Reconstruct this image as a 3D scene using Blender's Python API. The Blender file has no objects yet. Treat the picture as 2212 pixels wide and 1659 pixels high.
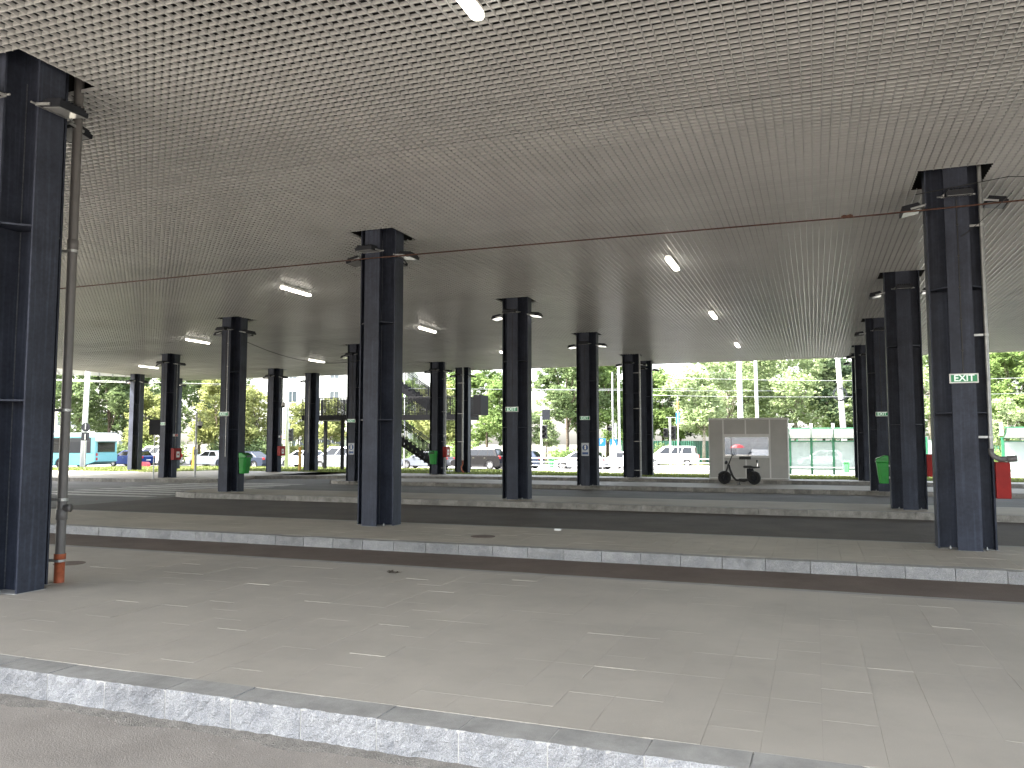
import bpy, bmesh, math, random
import numpy as np
from mathutils import Vector, Matrix
random.seed(7); np.random.seed(7)
R = math.radians; PI = math.pi
sc = bpy.context.scene
col = sc.collection

# ------------------------------------------------------------------ camera
YAW, PITCH, FPX = .3599, .074, 1732.0
cam_d = bpy.data.cameras.new('camera'); cam = bpy.data.objects.new('camera', cam_d); col.objects.link(cam)
cam_d.sensor_width = 36; cam_d.lens = 36*FPX/2212; cam_d.clip_start = .05; cam_d.clip_end = 3000
cam.location = (0, 0, 1.65); cam.rotation_euler = (PI/2+PITCH, 0, YAW)
sc.camera = cam
# ------------------------------------------------------------------ sky, sun, exposure
SUN_EL, SUN_AZ = R(54), R(242)          # azimuth measured clockwise from +Y
w = bpy.data.worlds.new("World"); sc.world = w; w.use_nodes = True
nt = w.node_tree; bg = nt.nodes['Background']
sk = nt.nodes.new('ShaderNodeTexSky'); sk.sky_type = 'NISHITA'; sk.sun_disc = False
sk.sun_elevation = SUN_EL; sk.sun_rotation = SUN_AZ; sk.dust_density = 3.5; sk.air_density = 1.2; sk.ozone_density = .6
hz = nt.nodes.new('ShaderNodeHueSaturation'); hz.inputs['Saturation'].default_value = .5      # thin high cloud
nt.links.new(sk.outputs[0], hz.inputs['Color']); nt.links.new(hz.outputs[0], bg.inputs[0]); bg.inputs[1].default_value = .15
sd = bpy.data.lights.new('sun', 'SUN'); sun = bpy.data.objects.new('sun', sd); col.objects.link(sun)
sd.energy = 4.2; sd.angle = R(2.5); sd.color = (1, .95, .87)
dv = Vector((math.sin(SUN_AZ)*math.cos(SUN_EL), math.cos(SUN_AZ)*math.cos(SUN_EL), math.sin(SUN_EL)))
sun.rotation_euler = dv.to_track_quat('Z', 'Y').to_euler()
sc.view_settings.view_transform = 'Standard'; sc.view_settings.look = 'None'
sc.view_settings.exposure = 3.1; sc.view_settings.gamma = 1; sc.view_settings.use_curve_mapping = False
cy = sc.cycles
cy.max_bounces = 10; cy.diffuse_bounces = 6; cy.glossy_bounces = 4; cy.transmission_bounces = 6; cy.transparent_max_bounces = 8
cy.use_denoising = True; cy.sample_clamp_indirect = 6; cy.caustics_reflective = False; cy.caustics_refractive = False

# ------------------------------------------------------------------ pixel rays (used to find real places)
_f = Vector((-math.sin(YAW)*math.cos(PITCH), math.cos(YAW)*math.cos(PITCH), math.sin(PITCH)))
_r = Vector((math.cos(YAW), math.sin(YAW), 0)); _u = _r.cross(_f)
def ray(px, py): return _f + _r*((px-1106)/FPX) - _u*((py-829.5)/FPX)
def atz(px, py, z):
    d = ray(px, py); return Vector((0, 0, 1.65)) + d*((z-1.65)/d.z)
def aty(px, py, y):
    d = ray(px, py); return Vector((0, 0, 1.65)) + d*(y/d.y)
def atd(px, py, dep):
    return Vector((0, 0, 1.65)) + ray(px, py)*dep
def proj(p):
    q = Vector(p)-Vector((0, 0, 1.65)); z = q.dot(_f)
    if z < .1: return (-1e4, -1e4, z)
    return (1106+FPX*q.dot(_r)/z, 829.5-FPX*q.dot(_u)/z, z)

# ------------------------------------------------------------------ materials
def nd(t, k): return t.nodes.new('ShaderNode'+k)
def mat(name, c, rough=.6, var=.15, scale=3., c2=None, bump=0., bscale=40., metal=0., objrand=0., emit=None, spec=None, fine=0., fscale=120., trans=0., streak=0., blotch=0.):
    m = bpy.data.materials.new(name); m.use_nodes = True; t = m.node_tree; L = t.links
    b = t.nodes['Principled BSDF']; b.inputs['Roughness'].default_value = rough; b.inputs['Metallic'].default_value = metal
    if spec is not None: b.inputs['Specular IOR Level'].default_value = spec
    geo = nd(t, 'NewGeometry'); n = nd(t, 'TexNoise'); n.inputs['Scale'].default_value = scale; n.inputs['Detail'].default_value = 6; n.inputs['Roughness'].default_value = .65
    L.new(geo.outputs['Position'], n.inputs['Vector'])
    ramp = nd(t, 'ValToRGB'); e = ramp.color_ramp.elements
    c = tuple(c); c2 = c2 or tuple(max(0, x*(1-var*2)) for x in c)
    e[0].position = .32; e[0].color = (*c2, 1); e[1].position = .68; e[1].color = (*[min(1, x*(1+var*.4)) for x in c], 1)
    L.new(n.outputs['Fac'], ramp.inputs[0]); out = ramp.outputs[0]
    if fine:
        f = nd(t, 'TexNoise'); f.inputs['Scale'].default_value = fscale; f.inputs['Detail'].default_value = 3
        L.new(geo.outputs['Position'], f.inputs['Vector'])
        mr = nd(t, 'MapRange'); mr.inputs['From Min'].default_value = .3; mr.inputs['From Max'].default_value = .7
        mr.inputs['To Min'].default_value = 1-fine; mr.inputs['To Max'].default_value = 1+fine
        L.new(f.outputs['Fac'], mr.inputs['Value'])
        hs = nd(t, 'HueSaturation'); L.new(out, hs.inputs['Color']); L.new(mr.outputs[0], hs.inputs['Value']); out = hs.outputs[0]
    if objrand:
        oi = nd(t, 'ObjectInfo'); ad = nd(t, 'Math'); ad.operation = 'ADD'
        L.new(oi.outputs['Random'], ad.inputs[0]); L.new(geo.outputs['Random Per Island'], ad.inputs[1])
        fr = nd(t, 'Math'); fr.operation = 'FRACT'; L.new(ad.outputs[0], fr.inputs[0])
        mr = nd(t, 'MapRange'); mr.inputs['To Min'].default_value = 1-objrand; mr.inputs['To Max'].default_value = 1+objrand
        L.new(fr.outputs[0], mr.inputs['Value'])
        hs = nd(t, 'HueSaturation'); L.new(out, hs.inputs['Color']); L.new(mr.outputs[0], hs.inputs['Value']); out = hs.outputs[0]
    if streak or blotch:      # run marks down a post / trodden stains on a floor
        mp = nd(t, 'Mapping'); mp.inputs['Scale'].default_value = (26, 26, .7) if streak else (1, 1, 1); L.new(geo.outputs['Position'], mp.inputs['Vector'])
        f = nd(t, 'TexNoise'); f.inputs['Scale'].default_value = 1.0 if streak else 3.1; f.inputs['Detail'].default_value = 5; L.new(mp.outputs[0], f.inputs['Vector'])
        mr = nd(t, 'MapRange'); mr.inputs['From Min'].default_value = .58 if blotch else .5; mr.inputs['From Max'].default_value = .74; mr.inputs['To Min'].default_value = 1; mr.inputs['To Max'].default_value = 1+streak if streak else 1-blotch
        L.new(f.outputs['Fac'], mr.inputs['Value']); hs = nd(t, 'HueSaturation'); L.new(out, hs.inputs['Color']); L.new(mr.outputs[0], hs.inputs['Value'])
        if streak: hs.inputs['Saturation'].default_value = .9
        out = hs.outputs[0]
    L.new(out, b.inputs['Base Color'])
    if bump:
        bn = nd(t, 'TexNoise'); bn.inputs['Scale'].default_value = bscale; bn.inputs['Detail'].default_value = 4
        L.new(geo.outputs['Position'], bn.inputs['Vector'])
        bp = nd(t, 'Bump'); bp.inputs['Strength'].default_value = bump; bp.inputs['Distance'].default_value = .02
        L.new(bn.outputs['Fac'], bp.inputs['Height']); L.new(bp.outputs[0], b.inputs['Normal'])
    if emit:
        b.inputs['Emission Color'].default_value = (*emit[0], 1); b.inputs['Emission Strength'].default_value = emit[1]
    if trans:
        tr = nd(t, 'BsdfTranslucent'); mx = nd(t, 'MixShader'); mx.inputs[0].default_value = trans
        L.new(out, tr.inputs[0]); L.new(b.outputs[0], mx.inputs[1]); L.new(tr.outputs[0], mx.inputs[2])
        L.new(mx.outputs[0], t.nodes['Material Output'].inputs[0])
    return m
def glass(name, tint=(.8, .88, .88), rough=.02, alpha=.35):
    m = bpy.data.materials.new(name); m.use_nodes = True; t = m.node_tree; L = t.links
    b = t.nodes['Principled BSDF']; b.inputs['Base Color'].default_value = (*[x*.05 for x in tint], 1); b.inputs['Roughness'].default_value = rough
    tp = nd(t, 'BsdfTransparent'); tp.inputs[0].default_value = (*tint, 1); mx = nd(t, 'MixShader'); mx.inputs[0].default_value = alpha
    L.new(tp.outputs[0], mx.inputs[1]); L.new(b.outputs[0], mx.inputs[2]); L.new(mx.outputs[0], t.nodes['Material Output'].inputs[0])
    return m
M = {}
M['steel'] = mat('steel_paint', (.036, .043, .066), .5, .2, 1.7, bump=.08, bscale=60, fine=.12, fscale=25, spec=.2, streak=.55)
M['steel_dark'] = mat('dark_steel', (.016, .018, .024), .55, .2, 2., spec=.2)
M['weld'] = mat('weld_seam', (.09, .1, .12), .5, .3, 30., bump=.6, bscale=90)
M['blade'] = mat('ceiling_blade_paint', (.465, .475, .475), .27, .05, .5, spec=.7, objrand=.03)
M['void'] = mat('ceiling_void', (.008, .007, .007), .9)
M['fascia'] = mat('fascia_metal', (.55, .55, .53), .4, .08)
M['tile'] = mat('platform_tile', (.43, .392, .335), .62, .10, .5, objrand=.012, bump=.12, bscale=160, fine=.1, fscale=190, blotch=.07)
M['joint'] = mat('tile_bed', (.34, .31, .27), .9, .2, 20)
M['paving'] = mat('platform_paving', (.46, .41, .335), .65, .12, .5, bump=.1, bscale=120, fine=.08, fscale=90, blotch=.15)
M['kerb_top'] = mat('kerb_top_stone', (.34, .33, .305), .7, .15, 4, objrand=.05, bump=.15, bscale=120, fine=.16, fscale=230)
M['kerb_face'] = mat('kerb_split_granite', (.37, .368, .365), .8, .0, 6, c2=(.24, .243, .25), objrand=.10, bump=.9, bscale=70, fine=.5, fscale=240, blotch=.22)
M['kerb_mid'] = mat('kerb_mid_granite', (.31, .305, .295), .8, .0, 6, c2=(.22, .22, .225), objrand=.16, bump=.9, bscale=60, fine=.4, fscale=150, blotch=.3)
M['manhole'] = mat('manhole_iron', (.17, .125, .10), .7, .2, 30)
M['kerb_grey'] = mat('kerb_grey_granite', (.30, .285, .26), .8, .0, 5, c2=(.16, .15, .135), objrand=.18, bump=.8, bscale=50, fine=.3, fscale=120)
M['road_near'] = mat('dusty_asphalt', (.30, .27, .235), .85, .12, 1.6, bump=.35, bscale=110, fine=.3, fscale=170)
M['road_brown'] = mat('brown_asphalt', (.165, .125, .098), .8, .0, 1.2, c2=(.115, .085, .066), bump=.35, bscale=90, fine=.25, fscale=120)
M['road_dark'] = mat('dark_asphalt', (.115, .096, .078), .8, .0, .9, c2=(.070, .058, .048), bump=.35, bscale=90, fine=.3, fscale=70)
M['road_grey'] = mat('grey_asphalt', (.20, .19, .175), .8, .0, .7, c2=(.135, .128, .118), bump=.3, bscale=80, fine=.2, fscale=70)
M['dust'] = mat('loose_dust', (.26, .24, .21), .95, .2, 12, bump=.8, bscale=90, fine=.3, fscale=160)
M['pebble'] = mat('pebble', (.34, .31, .28), .9, .3, 50)
M['white_line'] = mat('road_marking', (.55, .53, .49), .7, .2, 5)
M['ground'] = mat('soil', (.16, .15, .12), .95, .2, .3)
M['street'] = mat('street_asphalt', (.17, .165, .16), .85, .15, .5, fine=.15, fscale=30)
M['pave_out'] = mat('pavement_concrete', (.36, .35, .33), .85, .12, .8, fine=.1, fscale=20)
M['grass'] = mat('grass_ground', (.085, .12, .03), .9, .0, .9, c2=(.12, .12, .05), fine=.3, fscale=30)
M['grass_blade'] = mat('grass_blade', (.13, .19, .035), .7, .3, 1.0, c2=(.17, .165, .06), trans=.3)
M['pipe_grey'] = mat('grey_plastic_pipe', (.13, .125, .125), .42, .08, 5)
M['pipe_steel'] = mat('galvanised_pipe', (.30, .31, .31), .38, .15, 9, metal=.5)
M['pipe_orange'] = mat('orange_plastic_pipe', (.42, .11, .05), .5, .25, 14)
M['galv'] = mat('galvanised_metal', (.42, .43, .43), .4, .15, 12, metal=.6)
M['rust'] = mat('rusty_wire', (.10, .045, .03), .8, .3, 20)
M['black'] = mat('black_plastic', (.012, .012, .013), .45, .2, 8)
M['rubber'] = mat('tyre_rubber', (.018, .018, .019), .8, .2, 12)
M['lamp'] = mat('lit_lamp_lens', (.9, .9, .85), .4, .0, 1, emit=((1, .92, .80), 1.7))
M['flood_glass'] = mat('floodlight_glass', (.30, .31, .31), .15, .1, 4)
M['flood_lit'] = mat('lit_floodlight_glass', (.8, .8, .78), .2, .0, 1, emit=((1, .97, .9), .3))
M['green_sign'] = mat('green_sign_face', (.008, .13, .045), .4, .05, 3, emit=((.02, .5, .18), .03))
M['white'] = mat('white_paint', (.78, .78, .77), .45, .04, 3)
M['white_lit'] = mat('white_sign_print', (.75, .8, .77), .4, .02, 3, emit=((.8, 1, .9), .04))
M['bin_green'] = mat('green_plastic', (.015, .28, .035), .38, .12, 3)
M['bin_dark'] = mat('dark_green_plastic', (.01, .09, .02), .45, .1, 3)
M['bin_light'] = mat('light_green_plastic', (.08, .42, .12), .45, .1, 3)
M['red'] = mat('red_paint', (.27, .012, .01), .45, .12, 3, spec=.2)
M['red_bright'] = mat('bright_red_paint', (.55, .02, .02), .4, .1, 3)
M['blue_sign'] = mat('blue_sign_face', (.01, .13, .55), .4, .05, 3)
M['navy_print'] = mat('navy_print', (.03, .08, .25), .4, .05, 3)
M['poster'] = mat('notice_paper', (.50, .54, .60), .5, .05, 5)
M['yellow'] = mat('yellow_paint', (.55, .30, .02), .5, .15, 4)
M['orange'] = mat('orange_paint', (.6, .2, .05), .5, .1, 4)
M['kiosk'] = mat('kiosk_panel', (.42, .415, .40), .5, .05, 1.5)
M['kiosk_frame'] = mat('kiosk_frame', (.72, .72, .71), .4, .04, 3)
M['win_dark'] = mat('dark_interior', (.03, .03, .033), .6, .1, 3)
M['glass'] = glass('clear_glass')
M['glass_dark'] = mat('tinted_glass', (.008, .01, .012), .06, .05, 3, spec=.4)
M['glass_house'] = mat('house_window_glass', (.10, .12, .14), .08, .1, 1, spec=.8)
M['frosted'] = glass('frosted_panel', (.80, .88, .84), .35, .72); M['frosted'].node_tree.nodes['Principled BSDF'].inputs['Base Color'].default_value = (.34, .40, .38, 1)
M['green_steel'] = mat('green_steel', (.015, .13, .06), .45, .15, 3)
M['green_fence'] = mat('green_fence_sheet', (.012, .075, .045), .5, .2, 2)
M['concrete'] = mat('concrete', (.45, .44, .42), .85, .12, 2, fine=.1, fscale=40)
M['pole'] = mat('pole_grey_paint', (.42, .44, .47), .5, .1, 3)
M['pole_white'] = mat('white_pole_paint', (.62, .63, .63), .5, .06, 3)
M['render'] = mat('white_render_wall', (.72, .71, .68), .85, .06, .4)
M['brick'] = mat('terracotta', (.35, .13, .07), .8, .2, 2)
M['rail'] = mat('white_railing_paint', (.62, .63, .63), .4, .05, 3)
M['bark'] = mat('bark', (.11, .085, .06), .95, .3, 8, bump=.8, bscale=30)
M['bark_pale'] = mat('pale_bark', (.30, .27, .22), .95, .3, 8, bump=.8, bscale=30)
M['chrome'] = mat('chrome', (.6, .6, .6), .15, .05, 3, metal=1)
M['rim'] = mat('alloy_rim', (.5, .51, .52), .3, .1, 5, metal=.8)
M['bus_teal'] = mat('bus_teal_paint', (.20, .50, .54), .3, .05, 1)
M['bus_white'] = mat('bus_white_paint', (.75, .76, .76), .35, .04, 1)
def leafmat(n, a, b): return mat(n, a, .62, 0, .9, c2=b, trans=.45, spec=.25)
M['leaf_mid'] = leafmat('leaves_mid_green', (.17, .225, .10), (.095, .14, .055))
M['leaf_dark'] = leafmat('leaves_dark_green', (.09, .135, .065), (.05, .085, .045))
M['leaf_yellow'] = leafmat('leaves_yellow_green', (.32, .335, .13), (.20, .235, .09))
M['leaf_bright'] = leafmat('leaves_bright_green', (.21, .29, .095), (.125, .19, .06))
M['leaf_pale'] = leafmat('leaves_pale_blossom', (.38, .44, .26), (.18, .25, .10))
CARM = {}
def carpaint(n, c, metal=.2):
    if n not in CARM: CARM[n] = mat('car_paint_'+n, c, .28, .04, 1, metal=metal, spec=.35)
    return CARM[n]

# ------------------------------------------------------------------ mesh building
class MB:
    def __init__(s): s.v = []; s.f = []; s.mi = []
    def add(s, vs, fs, mi=0):
        o = len(s.v); s.v += [tuple(p) for p in vs]; s.f += [tuple(i+o for i in f) for f in fs]; s.mi += [mi]*len(fs)
    def box(s, x0, x1, y0, y1, z0, z1, mi=0):
        if x0 > x1: x0, x1 = x1, x0
        if y0 > y1: y0, y1 = y1, y0
        if z0 > z1: z0, z1 = z1, z0
        s.add([(x0,y0,z0),(x1,y0,z0),(x1,y1,z0),(x0,y1,z0),(x0,y0,z1),(x1,y0,z1),(x1,y1,z1),(x0,y1,z1)],
              [(0,3,2,1),(4,5,6,7),(0,1,5,4),(1,2,6,5),(2,3,7,6),(3,0,4,7)], mi); return s
    def obox(s, c, size, ax=None, mi=0):      # oriented box: centre, full sizes, 3x3 matrix
        ax = ax or Matrix.Identity(3); h = [q/2 for q in size]; P = []
        for dz in (-1, 1):
            for dx, dy in ((-1,-1),(1,-1),(1,1),(-1,1)):
                P.append(Vector(c)+ax@Vector((dx*h[0], dy*h[1], dz*h[2])))
        s.add(P, [(0,3,2,1),(4,5,6,7),(0,1,5,4),(1,2,6,5),(2,3,7,6),(3,0,4,7)], mi); return s
    def tube(s, pts, r, n=8, caps=True, mi=0):
        pts = [Vector(p) for p in pts]; rs = r if isinstance(r, (list, tuple)) else [r]*len(pts)
        o = len(s.v); prev = None; rings = []
        for i, p in enumerate(pts):
            d = (pts[min(i+1, len(pts)-1)]-pts[max(i-1, 0)])
            d = d.normalized() if d.length > 1e-9 else Vector((0, 0, 1))
            a = (prev - d*prev.dot(d)) if prev is not None else d.orthogonal()
            if a.length < 1e-6: a = d.orthogonal()
            a.normalize(); prev = a; b = d.cross(a)
            for k in range(n):
                t = 2*PI*k/n; s.v.append(tuple(p+(a*math.cos(t)+b*math.sin(t))*rs[i]))
        for i in range(len(pts)-1):
            for k in range(n):
                a0 = o+i*n+k; a1 = o+i*n+(k+1) % n
                s.f.append((a0, a1, a1+n, a0+n)); s.mi.append(mi)
        if caps:
            s.f.append(tuple(o+k for k in range(n))[::-1]); s.mi.append(mi)
            s.f.append(tuple(o+(len(pts)-1)*n+k for k in range(n))); s.mi.append(mi)
        return s
    def prism(s, poly, z0, z1, mi=0, axis='z'):
        n = len(poly)
        def P(a, b, c): return (a, b, c) if axis == 'z' else ((a, c, b) if axis == 'y' else (c, a, b))
        vs = [P(a, b, z0) for a, b in poly]+[P(a, b, z1) for a, b in poly]
        fs = [tuple(range(n))[::-1], tuple(range(n, 2*n))]+[(i, (i+1) % n, n+(i+1) % n, n+i) for i in range(n)]
        s.add(vs, fs, mi); return s
    def lathe(s, prof, c=(0,0,0), axis='z', n=16, mi=0, closed=False):
        o = len(s.v); m = len(prof)
        for r_, h in prof:
            for k in range(n):
                t = 2*PI*k/n; a, b = r_*math.cos(t), r_*math.sin(t)
                q = (a, b, h) if axis == 'z' else ((a, h, b) if axis == 'y' else (h, a, b))
                s.v.append((q[0]+c[0], q[1]+c[1], q[2]+c[2]))
        for i in range(m if closed else m-1):
            j = (i+1) % m
            for k in range(n):
                s.f.append((o+i*n+k, o+i*n+(k+1) % n, o+j*n+(k+1) % n, o+j*n+k)); s.mi.append(mi)
        if not closed:
            s.f.append(tuple(o+k for k in range(n))); s.mi.append(mi)
            s.f.append(tuple(o+(m-1)*n+k for k in range(n))); s.mi.append(mi)
        return s
    def mesh(s, name, mats, smooth=False, fix=True):
        me = bpy.data.meshes.new(name); me.from_pydata(s.v, [], s.f)
        for m in (mats if isinstance(mats, (list, tuple)) else [mats]): me.materials.append(m)
        if any(s.mi): me.polygons.foreach_set('material_index', s.mi)
        if fix:
            bm = bmesh.new(); bm.from_mesh(me); bmesh.ops.recalc_face_normals(bm, faces=bm.faces); bm.to_mesh(me); bm.free()
        if smooth: me.polygons.foreach_set('use_smooth', [True]*len(me.polygons))
        me.update(); return me
    def build(s, name, mats, parent=None, smooth=False, bevel=0, loc=None, fix=True):
        return mobj(name, s.mesh(name, mats, smooth, fix), parent, bevel, loc)
def mobj(name, me, parent=None, bevel=0, loc=None, rz=0):
    o = bpy.data.objects.new(name, me); col.objects.link(o)
    if parent: o.parent = parent
    if loc is not None: o.location = loc
    if rz: o.rotation_euler = (0, 0, rz)
    if bevel:
        b = o.modifiers.new('bevel', 'BEVEL'); b.width = bevel; b.segments = 2; b.limit_method = 'ANGLE'; b.angle_limit = R(35)
    return o
def tag(o, label=None, cat=None, group=None, kind=None):
    if label: o['label'] = label
    if cat: o['category'] = cat
    if group: o['group'] = group
    if kind: o['kind'] = kind
    return o
def thing(name, label, cat, loc=(0,0,0), rz=0, group=None):
    o = bpy.data.objects.new(name, None); col.objects.link(o); o.location = loc; o.rotation_euler = (0, 0, rz)
    o.empty_display_size = .2
    return tag(o, label, cat, group)
KIDS = {}
def copy_tree(o, parent=None):
    c = o.copy(); col.objects.link(c); c.parent = parent
    for ch in list(o.children): copy_tree(ch, c)
    return c
def text_mesh(s, size, name='lettering', bold=.0):
    cu = bpy.data.curves.new('t', 'FONT'); cu.body = s; cu.size = size; cu.align_x = 'CENTER'; cu.align_y = 'CENTER'; cu.extrude = .002; cu.offset = bold
    o = bpy.data.objects.new('t', cu); col.objects.link(o)
    dg = bpy.context.evaluated_depsgraph_get(); dg.update()
    me = bpy.data.meshes.new_from_object(o.evaluated_get(dg)); me.name = name
    me.transform(Matrix.Rotation(PI/2, 4, 'X'))
    bpy.data.objects.remove(o); bpy.data.curves.remove(cu); return me

# ================================================================== GROUND
g = MB(); g.add([(-1500,-1500,-1.1),(1500,-1500,-1.1),(1500,1500,-1.1),(-1500,1500,-1.1)], [(0,1,2,3)])
tag(g.build('ground', M['ground']), kind='structure')
def sheet(name, x0, x1, y0, y1, z, m):
    b = MB(); b.box(x0, x1, y0, y1, z-.12, z); return tag(b.build(name, m), kind='structure')
# lanes between the platforms
sheet('road', -48, 30, -60, 4.47, -.205, M['road_near'])
sheet('road', -20.4, 30, 9.62, 12.4, -.165, M['road_brown'])
sheet('road', -20.4, 30, 14.9, 21.8, -.165, M['road_dark'])
sheet('road', -20.4, 30, 23.9, 31.2, -.165, M['road_grey'])
sheet('road', -20.4, 30, 33.9, 38.2, -.165, M['road_grey'])
sheet('road', -60, -20.4, 4.47, 37, -.169, M['road_grey'])
# pedestrian crossing stripes
cw = tag(bpy.data.objects.new('crossing', None), kind='structure'); col.objects.link(cw)
for k in range(9):
    b = MB(); y = 21.3+k*1.08; b.box(-27.2+.05*k, -21.3, y, y+.5, -.168, -.161); b.build('stripe', M['white_line'], cw)

# ---- kerb stones
def stone_mesh(name, L, depth, h, mats, nx=9, nz=4, amp=.008):
    b = MB(); rnd = random.random; top = -.0
    # rough front face grid (y=0 faces the road), smooth top
    G = []
    for j in range(nz+1):
        for i in range(nx+1):
            x = -L/2+.004+(L-.008)*i/nx; z = -h+h*j/nz
            e = amp*(rnd()-.4)
            if i in (0, nx): e = .006
            y = .0+e*.9 - (.0 if j < nz else -.004)
            G.append((x, y, z+(random.uniform(-.002, .001) if j == nz else 0)))
    fs = [(j*(nx+1)+i, j*(nx+1)+i+1, (j+1)*(nx+1)+i+1, (j+1)*(nx+1)+i) for j in range(nz) for i in range(nx)]
    b.add(G, fs, 1)
    o = nz*(nx+1)
    n0 = len(b.v)
    for i in range(nx+1): b.v.append((G[o+i][0], depth, 0))
    for i in range(nx): b.f.append((o+i, o+i+1, n0+i+1, n0+i)); b.mi.append(0)
    a = len(b.v); b.v += [(-L/2+.004, depth, -h), (L/2-.004, depth, -h)]
    b.f.append((0, o, n0, a)); b.mi.append(1)
    for j in range(0): pass
    b.f.append((nx, a+1, n0+nx, o+nx)); b.mi.append(1)
    b.f.append((a, n0, n0+nx, a+1)); b.mi.append(0)
    return b.mesh(name, mats, fix=False)
near_stones = [stone_mesh('kerb_stone', .54, .256, .215, [M['kerb_top'], M['kerb_face']], 14, 6, .014) for _ in range(6)]
mid_stones = [stone_mesh('kerb_stone', .60, .22, .18, [M['kerb_top'], M['kerb_mid']], 8, 3, .012) for _ in range(5)]
far_stones = [stone_mesh('kerb_stone', .60, .22, .18, [M['kerb_top'], M['kerb_grey']], 4, 1, .012) for _ in range(5)]
def kerb(parent, path, step, meshes, z=0.):
    acc = 0; P = [Vector(p) for p in path]; seg = []
    tot = sum((P[i+1]-P[i]).length for i in range(len(P)-1)); n = int(tot/step)
    for k in range(n):
        s = (k+.5)*step; i = 0
        while i < len(P)-2 and s > (P[i+1]-P[i]).length: s -= (P[i+1]-P[i]).length; i += 1
        d = (P[i+1]-P[i]).normalized(); p = P[i]+d*s
        o = mobj('kerb_stone', random.choice(meshes), parent, loc=(p.x, p.y, z+random.uniform(-.004, .002)))
        o.rotation_euler = (0, 0, math.atan2(d.y, d.x)+random.uniform(-.006, .006))
def rounded(x, yf, yb, r, xe):
    pts = [(x, yb)] + [(x, yf+r)] + [(x+r-r*math.cos(a), yf+r-r*math.sin(a)) for a in [R(q) for q in (18, 36, 54, 72)]] + [(x+r, yf), (xe, yf)]
    return pts
def platform(path, yb, xe, m, inset=.22, top=0., gap=0.):
    # body polygon behind the kerb line
    P = [Vector(p) for p in path]; poly = []
    for i, p in enumerate(P):
        d = ((P[min(i+1, len(P)-1)]-P[max(i-1, 0)])).normalized(); nrm = Vector((-d.y, d.x))
        poly.append(tuple(p+nrm*(inset+.003)))
    poly += [(xe, yb), (poly[0][0], yb)]
    b = MB(); b.prism(poly, -.3, top-gap); o = b.build('platform', m); return tag(o, kind='structure')
# first platform: kerb, one row of tiles each .316 wide
P1a, P1b = 4.35, 9.70
p1 = platform([(-20.6, P1a), (12, P1a)], P1b, 12, M['joint'], .24, -.012)
kerb(p1, [(-20.33, P1a), (12, P1a)], .54, near_stones)
mb = MB(); mb.box(-20.6, 12, P1b, P1b+.12, -.2, -.001); mb.build('kerb_edging', M['kerb_top'], p1)
tiles = []
TW = .316
for i in range(-65, 38):
    x = i*TW; y = 4.61 + random.choice((.33, 0, 0))
    if y > 4.7: tiles.append((x, 4.61, .33))
    while y < P1b-.05:
        L = random.choice((.33, .66, .66)); L = min(L, P1b-y)
        if L < .1: break
        tiles.append((x, y, L)); y += L
def tile_mesh(L):
    b = MB(); b.box(.0005, TW-.0005, .0006, L-.0006, -.03, 0); return b.mesh('tile', M['tile'])
tm = {}
vis = []; rest = []
for t in tiles:
    q = proj((t[0]+.16, t[1]+t[2]/2, 0))
    (vis if (-60 < q[0] < 2270 and q[1] < 1730 and q[2] > 0) else rest).append((q[2], t))
vis.sort(); rest += vis[300:]; vis = vis[:300]
for _, (x, y, L) in vis:
    key = round(L, 2)
    if key not in tm: tm[key] = tile_mesh(L)
    o = mobj('tile', tm[key], p1, loc=(x, y, random.gauss(0, .0018 if random.random() < .2 else .0003)))
    o.rotation_euler = (random.gauss(0, .0006), random.gauss(0, .0006), 0)
mb = MB()
for _, (x, y, L) in rest:
    z = random.gauss(0, .0010); mb.box(x+.0005, x+TW-.0005, y+.0006, y+L-.0006, -.03, z)
tag(mb.build('tiles', M['tile'], p1, fix=False), kind='stuff')
mb = MB(); mb.box(-20.4, 12, P1a+.008, P1a+.235, -.22, -.006); mb.build('mortar', M['white_line'], p1)
# second platform
p2 = platform([(-20.6, 12.12), (14, 12.12)], 15.0, 14, M['joint'], .22, -.012)
kerb(p2, [(-20.5, 12.12), (14, 12.12)], .60, mid_stones)
mb = MB(); 
for i in range(-65, 44):
    y = 12.345+random.choice((0, .33)); x = i*TW
    if y > 12.4: mb.box(x+.0015, x+TW-.0015, 12.347, y-.002, -.03, random.gauss(0, .0008))
    while y < 14.95:
        L = min(random.choice((.33, .66)), 15.0-y)
        mb.box(x+.0015, x+TW-.0015, y+.002, y+L-.002, -.03, random.gauss(0, .0008)); y += L
tag(mb.build('tiles', M['paving'], p2, fix=False), kind='stuff')
mb = MB(); mb.box(-20.6, 14, 15.0, 15.12, -.2, -.002); mb.build('kerb_edging', M['kerb_top'], p2)
for (yf, yb, xe) in ((21.5, 24.15, 18), (30.9, 34.1, 24)):
    path = rounded(-20.9, yf, yb, 1.3, xe)
    p = platform(path, yb, xe, M['paving']); kerb(p, path, .60, far_stones)
    mb = MB(); mb.box(-20.6, xe, yb, yb+.12, -.2, -.002); mb.build('kerb_edging', M['kerb_top'], p)
path = [(-26.8, 33.9), (-24, 35.4), (-19, 36.6), (-14, 37.4), (-9, 37.95), (28, 37.95)]
p5 = platform(path, 39.75, 28, M['paving']); kerb(p5, path, .60, far_stones)
path = [(-60, 28.2), (-42, 28.35), (-36, 28.6), (-30, 29.3), (-27.4, 29.65), (-26.2, 30.1), (-25.8, 30.9), (-26.1, 32.2), (-26.9, 33.5)]
P = [Vector(p) for p in path]; poly = []
for i, p in enumerate(P):
    d = ((P[min(i+1, len(P)-1)]-P[max(i-1, 0)])).normalized(); poly.append(tuple(p+Vector((-d.y, d.x))*.223))
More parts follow.
